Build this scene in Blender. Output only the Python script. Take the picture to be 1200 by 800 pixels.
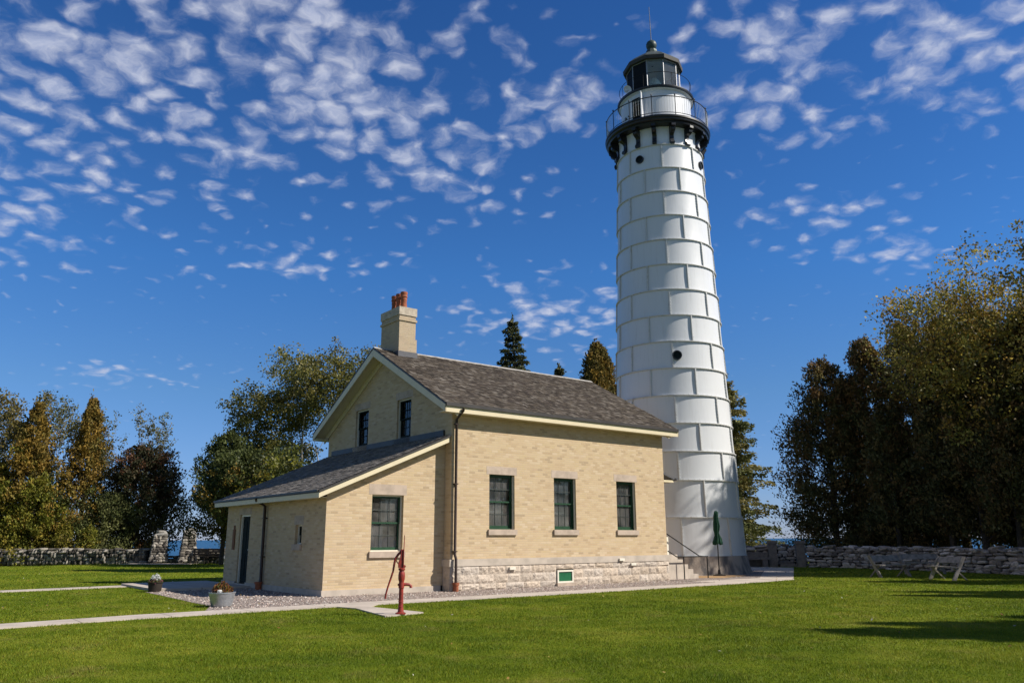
import bpy, math, random
import numpy as np
from mathutils import Vector, Matrix
R = math.radians
random.seed(7); np.random.seed(7)
scn = bpy.context.scene
for _o in list(bpy.data.objects): bpy.data.objects.remove(_o)
COL = scn.collection

# ------------------------------------------------------------------ camera
cd = bpy.data.cameras.new('camera'); cam = bpy.data.objects.new('camera', cd); COL.objects.link(cam)
cd.sensor_width = 36; cd.lens = 28.15; cd.clip_end = 20000; cd.clip_start = 0.1
PIT, ROLL = 0.2414, 0.0031
_f = Vector((0, math.cos(PIT), math.sin(PIT))); _r = Vector((1, 0, 0)); _d = _f.cross(_r)
_r2 = _r*math.cos(ROLL)+_d*math.sin(ROLL); _d2 = -_r*math.sin(ROLL)+_d*math.cos(ROLL)
cam.matrix_world = Matrix(((_r2.x, -_d2.x, -_f.x, 0), (_r2.y, -_d2.y, -_f.y, 0), (_r2.z, -_d2.z, -_f.z, 1.4), (0, 0, 0, 1)))
scn.camera = cam

# ------------------------------------------------------------------ sun, sky, exposure
SUN_AZ, SUN_EL = R(-11), R(41)
to_sun = Vector((math.cos(SUN_AZ)*math.cos(SUN_EL), math.sin(SUN_AZ)*math.cos(SUN_EL), math.sin(SUN_EL)))
sd = bpy.data.lights.new('sun', 'SUN'); sd.energy = 4.9; sd.angle = R(0.5); sd.color = (1, .94, .84)
so = bpy.data.objects.new('sun', sd); COL.objects.link(so); so.rotation_euler = (-to_sun).to_track_quat('-Z', 'Y').to_euler()
so.location = (30, -10, 40)
scn.view_settings.view_transform = 'Standard'; scn.view_settings.look = 'None'
scn.view_settings.exposure = 0.45; scn.view_settings.gamma = 1
scn.view_settings.use_curve_mapping = False

class NT:
    """small helper to write node trees"""
    def __init__(s, nt): s.nt = nt; s.n = nt.nodes; s.l = nt.links
    def new(s, t, **kw):
        n = s.n.new(t)
        for k, v in kw.items(): setattr(n, k, v)
        return n
    def link(s, a, b): s.l.new(a, b)
    def put(s, sock, v):
        if v is None: return
        if hasattr(v, 'is_linked') or hasattr(v, 'links'): s.link(v, sock)
        else: sock.default_value = v
    def math(s, op, a, b=None, c=None, clamp=False):
        n = s.new('ShaderNodeMath', operation=op, use_clamp=clamp)
        s.put(n.inputs[0], a); s.put(n.inputs[1], b); s.put(n.inputs[2], c)
        return n.outputs[0]
    def mix(s, fac, a, b, blend='MIX'):
        n = s.new('ShaderNodeMix', data_type='RGBA', blend_type=blend)
        s.put(n.inputs[0], fac)
        s.put(n.inputs[6], (*a, 1) if isinstance(a, tuple) and len(a) == 3 else a)
        s.put(n.inputs[7], (*b, 1) if isinstance(b, tuple) and len(b) == 3 else b)
        return n.outputs[2]
    def noise(s, vec, scale, detail=4, rough=.55, dist=0.0):
        n = s.new('ShaderNodeTexNoise'); s.put(n.inputs['Vector'], vec)
        n.inputs['Scale'].default_value = scale; n.inputs['Detail'].default_value = detail
        n.inputs['Roughness'].default_value = rough; n.inputs['Distortion'].default_value = dist
        return n.outputs['Fac']
    def ramp(s, fac, stops, interp='LINEAR'):
        n = s.new('ShaderNodeValToRGB'); s.put(n.inputs[0], fac); e = n.color_ramp; e.interpolation = interp
        while len(e.elements) < len(stops): e.elements.new(.5)
        for el, (p, c) in zip(e.elements, stops):
            el.position = p; el.color = (c, c, c, 1) if not isinstance(c, tuple) else (*c, 1)
        return n.outputs[0]
    def smooth(s, v, lo, hi):
        n = s.new('ShaderNodeMapRange', interpolation_type='SMOOTHSTEP'); s.put(n.inputs[0], v)
        s.put(n.inputs[1], lo); s.put(n.inputs[2], hi); n.inputs[3].default_value = 0; n.inputs[4].default_value = 1
        return n.outputs[0]

w = bpy.data.worlds.new('World'); scn.world = w; w.use_nodes = True
t = NT(w.node_tree); t.n.clear()
sky = t.new('ShaderNodeTexSky', sky_type='NISHITA'); sky.sun_disc = False
sky.sun_elevation = SUN_EL; sky.sun_rotation = R(90)-SUN_AZ; sky.air_density = 1.0; sky.dust_density = 0.0; sky.ozone_density = 1.0
SKY_STRENGTH = 0.1
tc = t.new('ShaderNodeTexCoord'); sx = t.new('ShaderNodeSeparateXYZ'); t.link(tc.outputs['Generated'], sx.inputs[0])
X, Y, Z = sx.outputs
yp = t.math('MAXIMUM', Y, .02); zp = t.math('ADD', t.math('MAXIMUM', Z, 0), .22)
A = t.math('DIVIDE', X, yp); B = t.math('DIVIDE', Z, yp)
cov = None
# cloud fields (heading, steepness) with their sizes, weight
FIELDS = [(-.62, .66, .36, .17, 1.0), (-.34, .70, .27, .15, 1.0), (-.22, .60, .25, .13, 1.0), (-.40, .53, .24, .09, .92), (-.10, .51, .13, .085, .95), (-.05, .44, .08, .04, .85),
          (-.68, .46, .24, .12, .80), (.06, .585, .13, .055, .85), (.42, .68, .20, .10, .92), (.62, .70, .28, .14, .92), (.36, .59, .15, .07, .86), (.54, .60, .16, .07, .86),
          (.42, .415, .12, .045, .90), (.48, .375, .10, .035, .82), (.055, .285, .13, .055, .92), (-.28, .355, .19, .03, .72), (-.50, .205, .11, .016, .74), (.46, .545, .12, .022, .75)]
for (ca, cb, ra, rb, wt) in FIELDS:
    da = t.math('DIVIDE', t.math('SUBTRACT', A, ca), ra); db = t.math('DIVIDE', t.math('SUBTRACT', B, cb), rb)
    q = t.math('ADD', t.math('MULTIPLY', da, da), t.math('MULTIPLY', db, db))
    g = t.math('MULTIPLY', t.math('EXPONENT', t.math('MULTIPLY', q, -.75)), wt)
    cov = g if cov is None else t.math('MAXIMUM', cov, g)
cov = t.math('MULTIPLY', cov, t.smooth(Y, .05, .2))
PX = t.math('DIVIDE', X, zp); PY = t.math('DIVIDE', Y, zp)
cv = t.new('ShaderNodeCombineXYZ'); t.link(PX, cv.inputs[0]); t.link(PY, cv.inputs[1]); P = cv.outputs[0]
wn = t.new('ShaderNodeTexNoise'); t.link(P, wn.inputs['Vector']); wn.inputs['Scale'].default_value = 15; wn.inputs['Detail'].default_value = 3
vm = t.new('ShaderNodeVectorMath', operation='MULTIPLY_ADD'); t.link(wn.outputs['Color'], vm.inputs[0]); vm.inputs[1].default_value = (.075, .075, 0); t.link(P, vm.inputs[2])
vo = t.new('ShaderNodeTexVoronoi', feature='SMOOTH_F1'); t.link(vm.outputs[0], vo.inputs['Vector']); vo.inputs['Scale'].default_value = 22; vo.inputs['Smoothness'].default_value = .5
puff = t.math('SUBTRACT', .62, vo.outputs['Distance'])
n1 = t.noise(vm.outputs[0], 7.5, 3, .5); n2 = t.noise(vm.outputs[0], 34, 6, .62)
dens = t.math('ADD', t.math('MULTIPLY', puff, 1.45), t.math('ADD', t.math('MULTIPLY', n1, .85), t.math('MULTIPLY', n2, .85)))
# dens sits around 1.15; a field lowers the bar
thr = t.math('MULTIPLY_ADD', cov, -.97, 1.74)
cl = t.smooth(t.math('SUBTRACT', dens, thr), -.22, .85)
cl = t.math('MULTIPLY', cl, .80)
# the clear sky a quarter turn from the sun is the deep blue band; the rest of the dome is paler and set brighter as shadow fill
front = t.ramp(Z, [(0, (.30, .40, .80)), (.17, (.288, .487, .76)), (.317, (.222, .523, .90)), (.6, (.165, .43, .81))])
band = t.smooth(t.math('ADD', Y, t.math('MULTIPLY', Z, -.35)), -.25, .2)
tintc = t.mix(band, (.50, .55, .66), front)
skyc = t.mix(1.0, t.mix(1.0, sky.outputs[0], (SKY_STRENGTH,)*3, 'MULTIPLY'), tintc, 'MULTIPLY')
clc = t.mix(t.smooth(n2, .35, .7), (.36, .40, .53), (.50, .52, .60))
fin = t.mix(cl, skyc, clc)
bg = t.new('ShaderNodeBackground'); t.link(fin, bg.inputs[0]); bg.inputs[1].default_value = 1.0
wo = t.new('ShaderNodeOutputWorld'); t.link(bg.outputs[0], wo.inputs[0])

# ------------------------------------------------------------------ materials
MAT = {}
def mat(name, build):
    m = bpy.data.materials.new(name); m.use_nodes = True; t = NT(m.node_tree); t.n.clear()
    out = t.new('ShaderNodeOutputMaterial'); sh = build(t, m); t.link(sh, out.inputs[0]); MAT[name] = m; return m
def pbsdf(t, col, rough=.6, metal=0.0, spec=.5, normal=None, **kw):
    p = t.new('ShaderNodeBsdfPrincipled')
    t.put(p.inputs['Base Color'], (*col, 1) if isinstance(col, tuple) and len(col) == 3 else col)
    t.put(p.inputs['Roughness'], rough); t.put(p.inputs['Metallic'], metal); t.put(p.inputs['Specular IOR Level'], spec)
    if normal is not None: t.link(normal, p.inputs['Normal'])
    for k, v in kw.items(): t.put(p.inputs[k], v)
    return p.outputs[0]
def bump(t, h, strength=.3, dist=.02):
    b = t.new('ShaderNodeBump'); b.inputs['Strength'].default_value = strength; b.inputs['Distance'].default_value = dist
    t.link(h, b.inputs['Height']); return b.outputs[0]
def oc(t): return t.new('ShaderNodeTexCoord').outputs['Object']
def uvc(t): return t.new('ShaderNodeTexCoord').outputs['UV']
def attr(t, n='tint'):
    a = t.new('ShaderNodeAttribute'); a.attribute_name = n; return a.outputs['Color']

def m_brick(t, m, grey=0.):
    v = uvc(t)
    br = t.new('ShaderNodeTexBrick'); t.link(v, br.inputs['Vector'])
    br.inputs['Scale'].default_value = 1; br.inputs['Brick Width'].default_value = .205; br.inputs['Row Height'].default_value = .066
    br.inputs['Mortar Size'].default_value = .005; br.inputs['Mortar Smooth'].default_value = .4; br.inputs['Bias'].default_value = 0
    br.inputs['Color1'].default_value = (0, 0, 0, 1); br.inputs['Color2'].default_value = (1, 1, 1, 1); br.inputs['Mortar'].default_value = (.5, .5, .5, 1)
    c = t.ramp(br.outputs['Color'], [(0, (.43, .325, .21)), (.08, (.51, .375, .232)), (.3, (.56, .42, .265)), (.5, (.59, .452, .293)), (.7, (.56, .425, .255)), (.9, (.62, .49, .335)), (1, (.53, .385, .25))])
    c = t.mix(br.outputs['Fac'], c, (.54, .44, .32))
    big = t.noise(v, .55, 5, .6)
    c = t.mix(t.math('MULTIPLY', t.smooth(big, .5, .75), .3), c, (.50, .36, .24))
    sc = t.new('ShaderNodeMapping'); t.link(v, sc.inputs[0]); sc.inputs['Scale'].default_value = (2.2, 13.9, 1)
    blot = t.noise(sc.outputs[0], 2.6, 5, .7)
    c = t.mix(t.math('MULTIPLY', t.smooth(blot, .58, .8), .22), c, (.42, .31, .20))
    sv = t.new('ShaderNodeSeparateXYZ'); t.link(v, sv.inputs[0])
    mp2 = t.new('ShaderNodeMapping'); t.link(v, mp2.inputs[0]); mp2.inputs['Scale'].default_value = (3.5, .5, 1)
    run = t.noise(mp2.outputs[0], 1.0, 5, .65)
    c = t.mix(t.math('MULTIPLY', t.smooth(run, .55, .78), .22), c, (.36, .29, .20))
    fine = t.noise(v, 40, 4, .7)
    c = t.mix(.25, c, t.ramp(fine, [(0.2, .45), (.8, .85)]), 'MULTIPLY')
    if grey: c = t.mix(t.math('MULTIPLY_ADD', t.smooth(blot, .4, .7), .5, grey), c, (.33, .285, .225))
    h = t.math('ADD', t.math('MULTIPLY', br.outputs['Fac'], -1), t.math('MULTIPLY', fine, .5))
    return pbsdf(t, c, .9, spec=.15, normal=bump(t, h, .5, .012))
mat('cream_brick', m_brick)
mat('sooty_brick', lambda t, m: m_brick(t, m, .28))
def simple(name, col, rough=.6, metal=0., spec=.4, var=.2, scale=6, bs=.15, bd=.01, col2=None, detail=5, lo=.35, hi=.7):
    def b(t, m):
        v = oc(t); n = t.noise(v, scale, detail, .6)
        c2 = col2 if col2 else tuple(x*(1-var) for x in col)
        c = t.mix(t.smooth(n, lo, hi), col, c2)
        nn = bump(t, t.noise(v, scale*4, 4, .6), bs, bd) if bs else None
        return pbsdf(t, c, rough, metal, spec, nn)
    return mat(name, b)
simple('lintel_stone', (.47, .375, .30), .85, var=.25, scale=4, bs=.25)
simple('cap_stone_mix', (.50, .43, .34), .9, col2=(.33, .28, .22), scale=6, bs=.4)
simple('ashlar_stone', (.50, .43, .36), .85, var=.25, scale=2.2, bs=.25)
simple('cream_paint', (.66, .57, .39), .5, var=.08, scale=3, bs=.04)
simple('white_trim', (.72, .68, .58), .5, var=.08, scale=3, bs=.04)
simple('gutter_metal', (.055, .05, .048), .45, metal=.2, var=.3, scale=3, bs=.05)
simple('brown_metal', (.05, .032, .026), .45, metal=.3, var=.3, scale=4, bs=.05)
simple('green_paint', (.018, .062, .030), .42, var=.25, scale=8, bs=.05)
simple('bright_green_paint', (.012, .12, .05), .4, var=.2, scale=8, bs=.05)
simple('black_door_paint', (.012, .018, .017), .8, spec=.15, var=.3, scale=5, bs=.05)
simple('room_shade', (.03, .028, .026), .9, bs=0)
simple('plaster', (.50, .46, .43), .9, bs=0)
simple('floor_wood', (.30, .20, .13), .6, bs=0)
simple('terracotta', (.36, .105, .045), .8, col2=(.22, .07, .035), scale=9, bs=.2)
simple('post_stone', (.20, .165, .145), .9, var=.35, scale=5, bs=.4)
simple('matte_black', (.012, .013, .016), .75, var=.3, scale=8, bs=.05, spec=.15)
simple('lead_flashing', (.10, .10, .11), .6, metal=.2, scale=6, bs=.1)
simple('ridge_board', (.42, .40, .37), .8, col2=(.28, .26, .24), scale=5, bs=.2)
simple('black_iron', (.013, .014, .017), .38, metal=.1, var=.4, scale=10, bs=.08, spec=.5)
simple('muntin_paint', (.06, .07, .065), .5, bs=0)
simple('grey_iron', (.30, .31, .33), .45, metal=.2, scale=9, bs=.05)
simple('rail_iron', (.015, .014, .014), .45, metal=.3, scale=9, bs=.05)
simple('patina_copper', (.045, .065, .055), .5, metal=.3, col2=(.12, .13, .115), scale=3.5, bs=.15)
simple('dark_verdigris', (.028, .050, .045), .5, col2=(.05, .075, .068), scale=8, bs=.1, spec=.3)
simple('lip_metal', (.055, .048, .036), .7, col2=(.035, .034, .03), scale=5, bs=.1)
simple('umbrella_cloth', (.008, .062, .032), .85, var=.45, scale=14, bs=.2)
simple('red_paint', (.30, .028, .018), .5, col2=(.16, .026, .018), scale=18, bs=.2, spec=.45)
simple('soil', (.035, .025, .017), .95, scale=20)
simple('dark_wood', (.03, .022, .017), .8, var=.4, scale=9, bs=.3)
simple('grey_wood', (.30, .265, .24), .85, col2=(.17, .15, .135), scale=6, bs=.3)
simple('sign_wood', (.20, .075, .025), .7, scale=12)
simple('white_plastic', (.75, .75, .74), .35, var=.05, bs=0)
simple('bark', (.075, .06, .048), .95, col2=(.035, .028, .022), scale=7, bs=.7, bd=.04)
simple('pale_bark', (.34, .31, .27), .9, col2=(.12, .105, .09), scale=5, bs=.5, bd=.03)
simple('lawn_chip', (.4, .25, .12), .9, col2=(.28, .17, .08), scale=12)
def m_galv(t, m):
    v = oc(t); vo = t.new('ShaderNodeTexVoronoi'); t.link(v, vo.inputs['Vector']); vo.inputs['Scale'].default_value = 45
    c = t.mix(vo.outputs['Color'], (.36, .39, .42), (.50, .53, .56)); n = t.noise(v, 6, 4)
    return pbsdf(t, c, t.math('MULTIPLY_ADD', n, .3, .25), .75, normal=bump(t, n, .1))
mat('galvanized_steel', m_galv)
def m_white(t, m):
    v = oc(t); n = t.noise(v, .9, 5, .6); mp = t.new('ShaderNodeMapping'); t.link(v, mp.inputs[0]); mp.inputs['Scale'].default_value = (5, 5, .35)
    st = t.noise(mp.outputs[0], 2.2, 5, .65)
    c = t.mix(t.math('MULTIPLY', t.smooth(st, .5, .8), .34), (.645, .655, .67), (.45, .44, .42))
    c = t.mix(t.math('MULTIPLY', t.smooth(n, .55, .8), .14), c, (.54, .54, .54))
    return pbsdf(t, c, .36, spec=.45, normal=bump(t, t.noise(v, 1.3, 2, .5), .25, .03))
mat('white_plate', m_white)
simple('white_flange', (.60, .60, .585), .5, col2=(.44, .41, .37), scale=5, bs=.1, lo=.5, hi=.8)
def m_conc(t, m):
    v = oc(t); mp = t.new('ShaderNodeMapping'); t.link(v, mp.inputs[0]); mp.inputs['Scale'].default_value = (1, 1, .35)
    st = t.noise(mp.outputs[0], 2.6, 6, .65)
    c = t.mix(t.smooth(st, .4, .66), (.36, .30, .25), (.13, .12, .115))
    return pbsdf(t, c, .9, spec=.2, normal=bump(t, t.noise(v, 14, 5), .5, .02))
mat('stained_concrete', m_conc)
def m_path(t, m):
    v = oc(t); n = t.noise(v, 1.3, 6, .65); f = t.noise(v, 60, 3)
    c = t.mix(t.smooth(n, .4, .7), (.52, .45, .385), (.40, .345, .295)); c = t.mix(.3, c, t.ramp(f, [(.25, .55), (.75, 1.0)]), 'MULTIPLY')
    rm = t.new('ShaderNodeMapping', vector_type='TEXTURE'); t.link(v, rm.inputs[0]); rm.inputs['Rotation'].default_value = (0, 0, .6627)
    sp = t.new('ShaderNodeSeparateXYZ'); t.link(rm.outputs[0], sp.inputs[0]); ph = t.math('FRACT', t.math('DIVIDE', t.math('ADD', sp.outputs[0], t.math('MULTIPLY', t.noise(v, 3, 2), .02)), 1.55))
    jt = t.math('LESS_THAN', ph, .016); c = t.mix(t.math('MULTIPLY', jt, .75), c, (.12, .10, .085))
    st = t.smooth(t.noise(v, .55, 5, .7), .52, .72); c = t.mix(t.math('MULTIPLY', st, .35), c, (.30, .25, .20))
    return pbsdf(t, c, .92, spec=.2, normal=bump(t, f, .25, .006))
mat('path_concrete', m_path)
def m_gravel(t, m):
    v = oc(t); vo = t.new('ShaderNodeTexVoronoi'); t.link(v, vo.inputs['Vector']); vo.inputs['Scale'].default_value = 26
    sp = t.new('ShaderNodeSeparateColor'); t.link(vo.outputs['Color'], sp.inputs[0])
    c = t.ramp(sp.outputs[0], [(0, (.17, .13, .115)), (.35, (.34, .27, .235)), (.7, (.46, .38, .335)), (1, (.58, .52, .47))])
    c = t.mix(t.smooth(vo.outputs['Distance'], .35, .75), c, (.10, .08, .07))
    return pbsdf(t, c, .9, spec=.2, normal=bump(t, t.math('MULTIPLY', vo.outputs['Distance'], -1), .9, .03))
mat('gravel', m_gravel)
def m_tint(name, rough=.85, spec=.2, nscale=12, bs=.4, bd=.02, transl=0.0, mottle=.45):
    def b(t, m):
        c = attr(t); v = oc(t); n = t.noise(v, nscale, 5, .65)
        if mottle: c = t.mix(mottle, c, t.ramp(n, [(.25, .35), (.75, 1.15)]), 'MULTIPLY')
        nn = bump(t, n, bs, bd) if bs else None
        s = pbsdf(t, c, rough, spec=spec, normal=nn)
        if transl:
            tr = t.new('ShaderNodeBsdfTranslucent'); t.link(c, tr.inputs[0]); mx = t.new('ShaderNodeMixShader'); mx.inputs[0].default_value = transl
            t.link(s, mx.inputs[1]); t.link(tr.outputs[0], mx.inputs[2]); s = mx.outputs[0]
        return s
    mat(name, b)
m_tint('shingle', .9, .15, 9, .5, .01)
m_tint('rubble', .92, .15, 9, .8, .05)
m_tint('rock_face', .92, .15, 14, .9, .04)
m_tint('leaf', .5, .3, 5, 0, 0, .38, 0)
m_tint('needle', .65, .2, 5, 0, 0, .20, 0)
m_tint('petal', .7, .2, 5, 0, 0, .2, 0)
m_tint('pebble', .85, .2, 5, 0, 0, 0, 0)
def grass_col(t):
    v = oc(t); a = t.noise(v, .22, 4, .6); b = t.noise(v, 1.6, 5, .65); c0 = t.noise(v, 9, 4, .7)
    k = t.math('ADD', t.math('MULTIPLY', a, .62), t.math('ADD', t.math('MULTIPLY', b, .42), t.math('MULTIPLY', c0, .16)))
    k = t.math('SUBTRACT', k, .09)
    c = t.ramp(k, [(.36, (.070, .116, .006)), (.50, (.128, .174, .008)), (.64, (.222, .246, .022))])
    dry = t.smooth(t.noise(v, .9, 6, .7), .52, .74)
    return t.mix(t.math('MULTIPLY', dry, .55), c, (.235, .19, .06))
def m_grassg(t, m):
    v = oc(t); c = t.mix(.3, grass_col(t), (.07, .085, .008)); n = t.noise(v, 18, 6, .75)
    return pbsdf(t, c, .95, spec=.05, normal=bump(t, n, .8, .05))
mat('lawn_ground', m_grassg)
def m_blade(t, m):
    c = t.mix(1.0, grass_col(t), attr(t), 'MULTIPLY'); s = pbsdf(t, c, .6, spec=.2)
    tr = t.new('ShaderNodeBsdfTranslucent'); t.link(c, tr.inputs[0]); mx = t.new('ShaderNodeMixShader'); mx.inputs[0].default_value = .3
    t.link(s, mx.inputs[1]); t.link(tr.outputs[0], mx.inputs[2]); return mx.outputs[0]
mat('grass_blade', m_blade)
def m_water(t, m):
    v = oc(t); mp = t.new('ShaderNodeMapping'); t.link(v, mp.inputs[0]); mp.inputs['Scale'].default_value = (.12, .5, 1)
    n = t.noise(mp.outputs[0], 1.0, 6, .6); c = t.mix(t.smooth(n, .35, .7), (.012, .065, .15), (.03, .105, .20))
    return pbsdf(t, c, .45, spec=.22, normal=bump(t, n, .7, .6))
mat('lake_water', m_water)
def glass(name, tint=(.9, .95, .93), refl=1.0, rough=.01, painted_sheen=0):
    def b(t, m):
        fr = t.new('ShaderNodeFresnel'); fr.inputs[0].default_value = 1.5
        g = t.new('ShaderNodeBsdfGlossy'); g.inputs['Roughness'].default_value = rough; g.inputs[0].default_value = (1, 1, 1, 1)
        tr = t.new('ShaderNodeBsdfTransparent'); tr.inputs[0].default_value = (*tint, 1)
        v = oc(t); t.link(bump(t, t.noise(v, 2.5, 2), .06, .02), g.inputs['Normal'])
        mx = t.new('ShaderNodeMixShader'); t.link(t.math('MULTIPLY', fr.outputs[0], refl), mx.inputs[0]); t.link(tr.outputs[0], mx.inputs[1]); t.link(g.outputs[0], mx.inputs[2])
        if painted_sheen:  # pale diffuse share brightens dark panes in place of reflection
            df = t.new('ShaderNodeBsdfDiffuse'); df.inputs[0].default_value = (.72, .67, .62, 1); m2 = t.new('ShaderNodeMixShader')
            t.link(t.math('MULTIPLY', t.smooth(t.noise(v, 1.7, 4, .6), .2, .8), painted_sheen*1.6), m2.inputs[0]); t.link(mx.outputs[0], m2.inputs[1]); t.link(df.outputs[0], m2.inputs[2]); return m2.outputs[0]
        return mx.outputs[0]
    mat(name, b)
glass('window_glass', (.88, .90, .88), 1.0, painted_sheen=.10)
glass('dull_glass', (.45, .48, .46), .08, .05)
glass('lantern_glass', (.86, .92, .92), 3.0, .06)
def m_milky(t, m):  # clear glass mixed with a mottled pale diffuse share
    g = t.new('ShaderNodeBsdfGlossy'); g.inputs['Roughness'].default_value = .05; tr = t.new('ShaderNodeBsdfTransparent'); tr.inputs[0].default_value = (.86, .92, .92, 1)
    df = t.new('ShaderNodeBsdfDiffuse'); df.inputs[0].default_value = (.7, .73, .72, 1); tl = t.new('ShaderNodeBsdfTranslucent'); tl.inputs[0].default_value = (.7, .73, .72, 1)
    d2 = t.new('ShaderNodeMixShader'); d2.inputs[0].default_value = .5; t.link(df.outputs[0], d2.inputs[1]); t.link(tl.outputs[0], d2.inputs[2])
    v = oc(t); n = t.noise(v, 2.2, 5, .6); m1 = t.new('ShaderNodeMixShader'); t.link(t.math('MULTIPLY_ADD', n, .30, .0), m1.inputs[0]); t.link(tr.outputs[0], m1.inputs[1]); t.link(d2.outputs[0], m1.inputs[2])
    fr = t.new('ShaderNodeFresnel'); fr.inputs[0].default_value = 1.5; m2 = t.new('ShaderNodeMixShader'); t.link(t.math('MULTIPLY', fr.outputs[0], 1.5), m2.inputs[0]); t.link(m1.outputs[0], m2.inputs[1]); t.link(g.outputs[0], m2.inputs[2]); return m2.outputs[0]
mat('milky_glass', m_milky)
def m_lens(t, m):
    v = oc(t); sp = t.new('ShaderNodeSeparateXYZ'); t.link(v, sp.inputs[0])
    wv = t.math('SINE', t.math('MULTIPLY', sp.outputs[2], 70))
    c = t.mix(t.smooth(wv, -.4, .8), (.42, .55, .48), (.80, .88, .80))
    return pbsdf(t, c, .12, spec=.8, **{'Transmission Weight': .15})
mat('lens_prism', m_lens)
def m_curt(t, m):
    v = oc(t); n = t.noise(v, 9, 3)
    d = pbsdf(t, t.mix(n, (.58, .57, .57), (.42, .41, .42)), .9, spec=.1)
    tr = t.new('ShaderNodeBsdfTranslucent'); tr.inputs[0].default_value = (.5, .5, .5, 1)
    mx = t.new('ShaderNodeMixShader'); mx.inputs[0].default_value = .35; t.link(d, mx.inputs[1]); t.link(tr.outputs[0], mx.inputs[2]); return mx.outputs[0]
mat('curtain_cloth', m_curt)

# ------------------------------------------------------------------ mesh helpers
class MB:
    def __init__(s): s.v = []; s.f = []; s.t = []; s.cur = None
    def vert(s, p): s.v.append(tuple(p)); return len(s.v)-1
    def face(s, ids): s.f.append(tuple(ids)); s.t.append(s.cur or (1, 1, 1))
    def poly(s, pts): s.face([s.vert(p) for p in pts])
    def box(s, a, b, fr=None):
        (x0, y0, z0), (x1, y1, z1) = a, b
        c = [(x0, y0, z0), (x1, y0, z0), (x1, y1, z0), (x0, y1, z0), (x0, y0, z1), (x1, y0, z1), (x1, y1, z1), (x0, y1, z1)]
        if fr: c = [fr(*p) for p in c]
        k = len(s.v); s.v += [tuple(p) for p in c]
        for f in ((0, 3, 2, 1), (4, 5, 6, 7), (0, 1, 5, 4), (1, 2, 6, 5), (2, 3, 7, 6), (3, 0, 4, 7)): s.face([k+i for i in f])
    def prism(s, pts, off):
        """polygon pts extruded by vector off"""
        n = len(pts); k = len(s.v); s.v += [tuple(p) for p in pts]; s.v += [tuple(Vector(p)+Vector(off)) for p in pts]
        s.face(range(k, k+n)); s.face(range(k+2*n-1, k+n-1, -1))
        for i in range(n): j = (i+1) % n; s.face((k+j, k+i, k+n+i, k+n+j))
    def tube(s, pts, rads, n=8, cap=True):
        pts = [Vector(p) for p in pts]; rads = rads if hasattr(rads, '__len__') else [rads]*len(pts)
        rings = []; prev = None
        for i, p in enumerate(pts):
            d = (pts[min(i+1, len(pts)-1)]-pts[max(i-1, 0)]).normalized()
            if prev is None:
                a = Vector((0, 0, 1)) if abs(d.z) < .9 else Vector((1, 0, 0)); x = d.cross(a).normalized()
            else: x = (prev-d*prev.dot(d)).normalized()
            prev = x; y = d.cross(x); ring = []
            for j in range(n):
                an = 2*math.pi*j/n; ring.append(s.vert(p+(x*math.cos(an)+y*math.sin(an))*rads[i]))
            rings.append(ring)
        for a, b in zip(rings, rings[1:]):
            for j in range(n): k = (j+1) % n; s.face((a[j], a[k], b[k], b[j]))
        if cap: s.face(rings[0][::-1]); s.face(rings[-1])
    def lathe(s, prof, c=(0, 0), n=48, a0=0., a1=2*math.pi, phase=0., close=True, skip=None):
        full = abs(a1-a0-2*math.pi) < 1e-6; m = n if full else n+1; rings = []
        for (r, z) in prof:
            rings.append([s.vert((c[0]+r*math.cos(a0+phase+(a1-a0)*j/n), c[1]+r*math.sin(a0+phase+(a1-a0)*j/n), z)) for j in range(m)])
        for a, b in zip(rings, rings[1:]):
            for j in range(n):
                if skip and skip(a0+phase+(a1-a0)*(j+.5)/n, s.v[a[0]][2], s.v[b[0]][2]): continue
                k = (j+1) % m; s.face((a[j], a[k], b[k], b[j]))
    def build(s, name, m, parent=None, smooth=None, uv=False, tint=False, loc=None):
        me = bpy.data.meshes.new(name); me.from_pydata(s.v, [], s.f); me.materials.append(MAT[m])
        o = bpy.data.objects.new(name, me); COL.objects.link(o)
        if tint:
            a = me.attributes.new('tint', 'FLOAT_COLOR', 'FACE'); arr = np.ones((len(s.f), 4), np.float32); arr[:, :3] = np.array(s.t); a.data.foreach_set('color', arr.ravel())
        if uv:
            l = me.uv_layers.new(name='uv')
            for p in me.polygons:
                n = p.normal
                if abs(n.z) > .95: tx, ty = Vector((1, 0, 0)), Vector((0, 1, 0))
                else:
                    tx = Vector((-n.y, n.x, 0)).normalized(); ty = n.cross(tx)
                    if abs(tx.x) > abs(tx.y): tx = tx if tx.x > 0 else -tx
                    else: tx = tx if tx.y > 0 else -tx
                    ty = ty if ty.z > 0 else -ty
                for li in p.loop_indices:
                    co = me.vertices[me.loops[li].vertex_index].co; l.data[li].uv = (co.dot(tx), co.dot(ty))
        if smooth is not None:
            me.shade_smooth(); me.set_sharp_from_angle(angle=R(smooth))
        if parent: o.parent = parent
        if loc: o.location = loc
        return o
def thing(name, label, cat, loc=(0, 0, 0), rz=0., group=None):
    o = bpy.data.objects.new(name, None); COL.objects.link(o); o.empty_display_size = .3
    o.location = loc; o.rotation_euler = (0, 0, rz); o['label'] = label; o['category'] = cat
    if group: o['group'] = group
    return o
def tag(o, label, cat, group=None):
    o['label'] = label; o['category'] = cat
    if group: o['group'] = group
    return o
def struct(o, kind='structure'): o['kind'] = kind; return o

# ------------------------------------------------------------------ house frame
AZ = 0.6627; OX, OY = -1.7308, 22.9808
U_, V_ = np.array([math.cos(AZ), math.sin(AZ)]), np.array([-math.sin(AZ), math.cos(AZ)])
def H2W(u, v, z=0.): p = np.array([OX, OY])+u*U_+v*V_; return (p[0], p[1], z)
TX, TY = 7.018, 34.81

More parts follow.
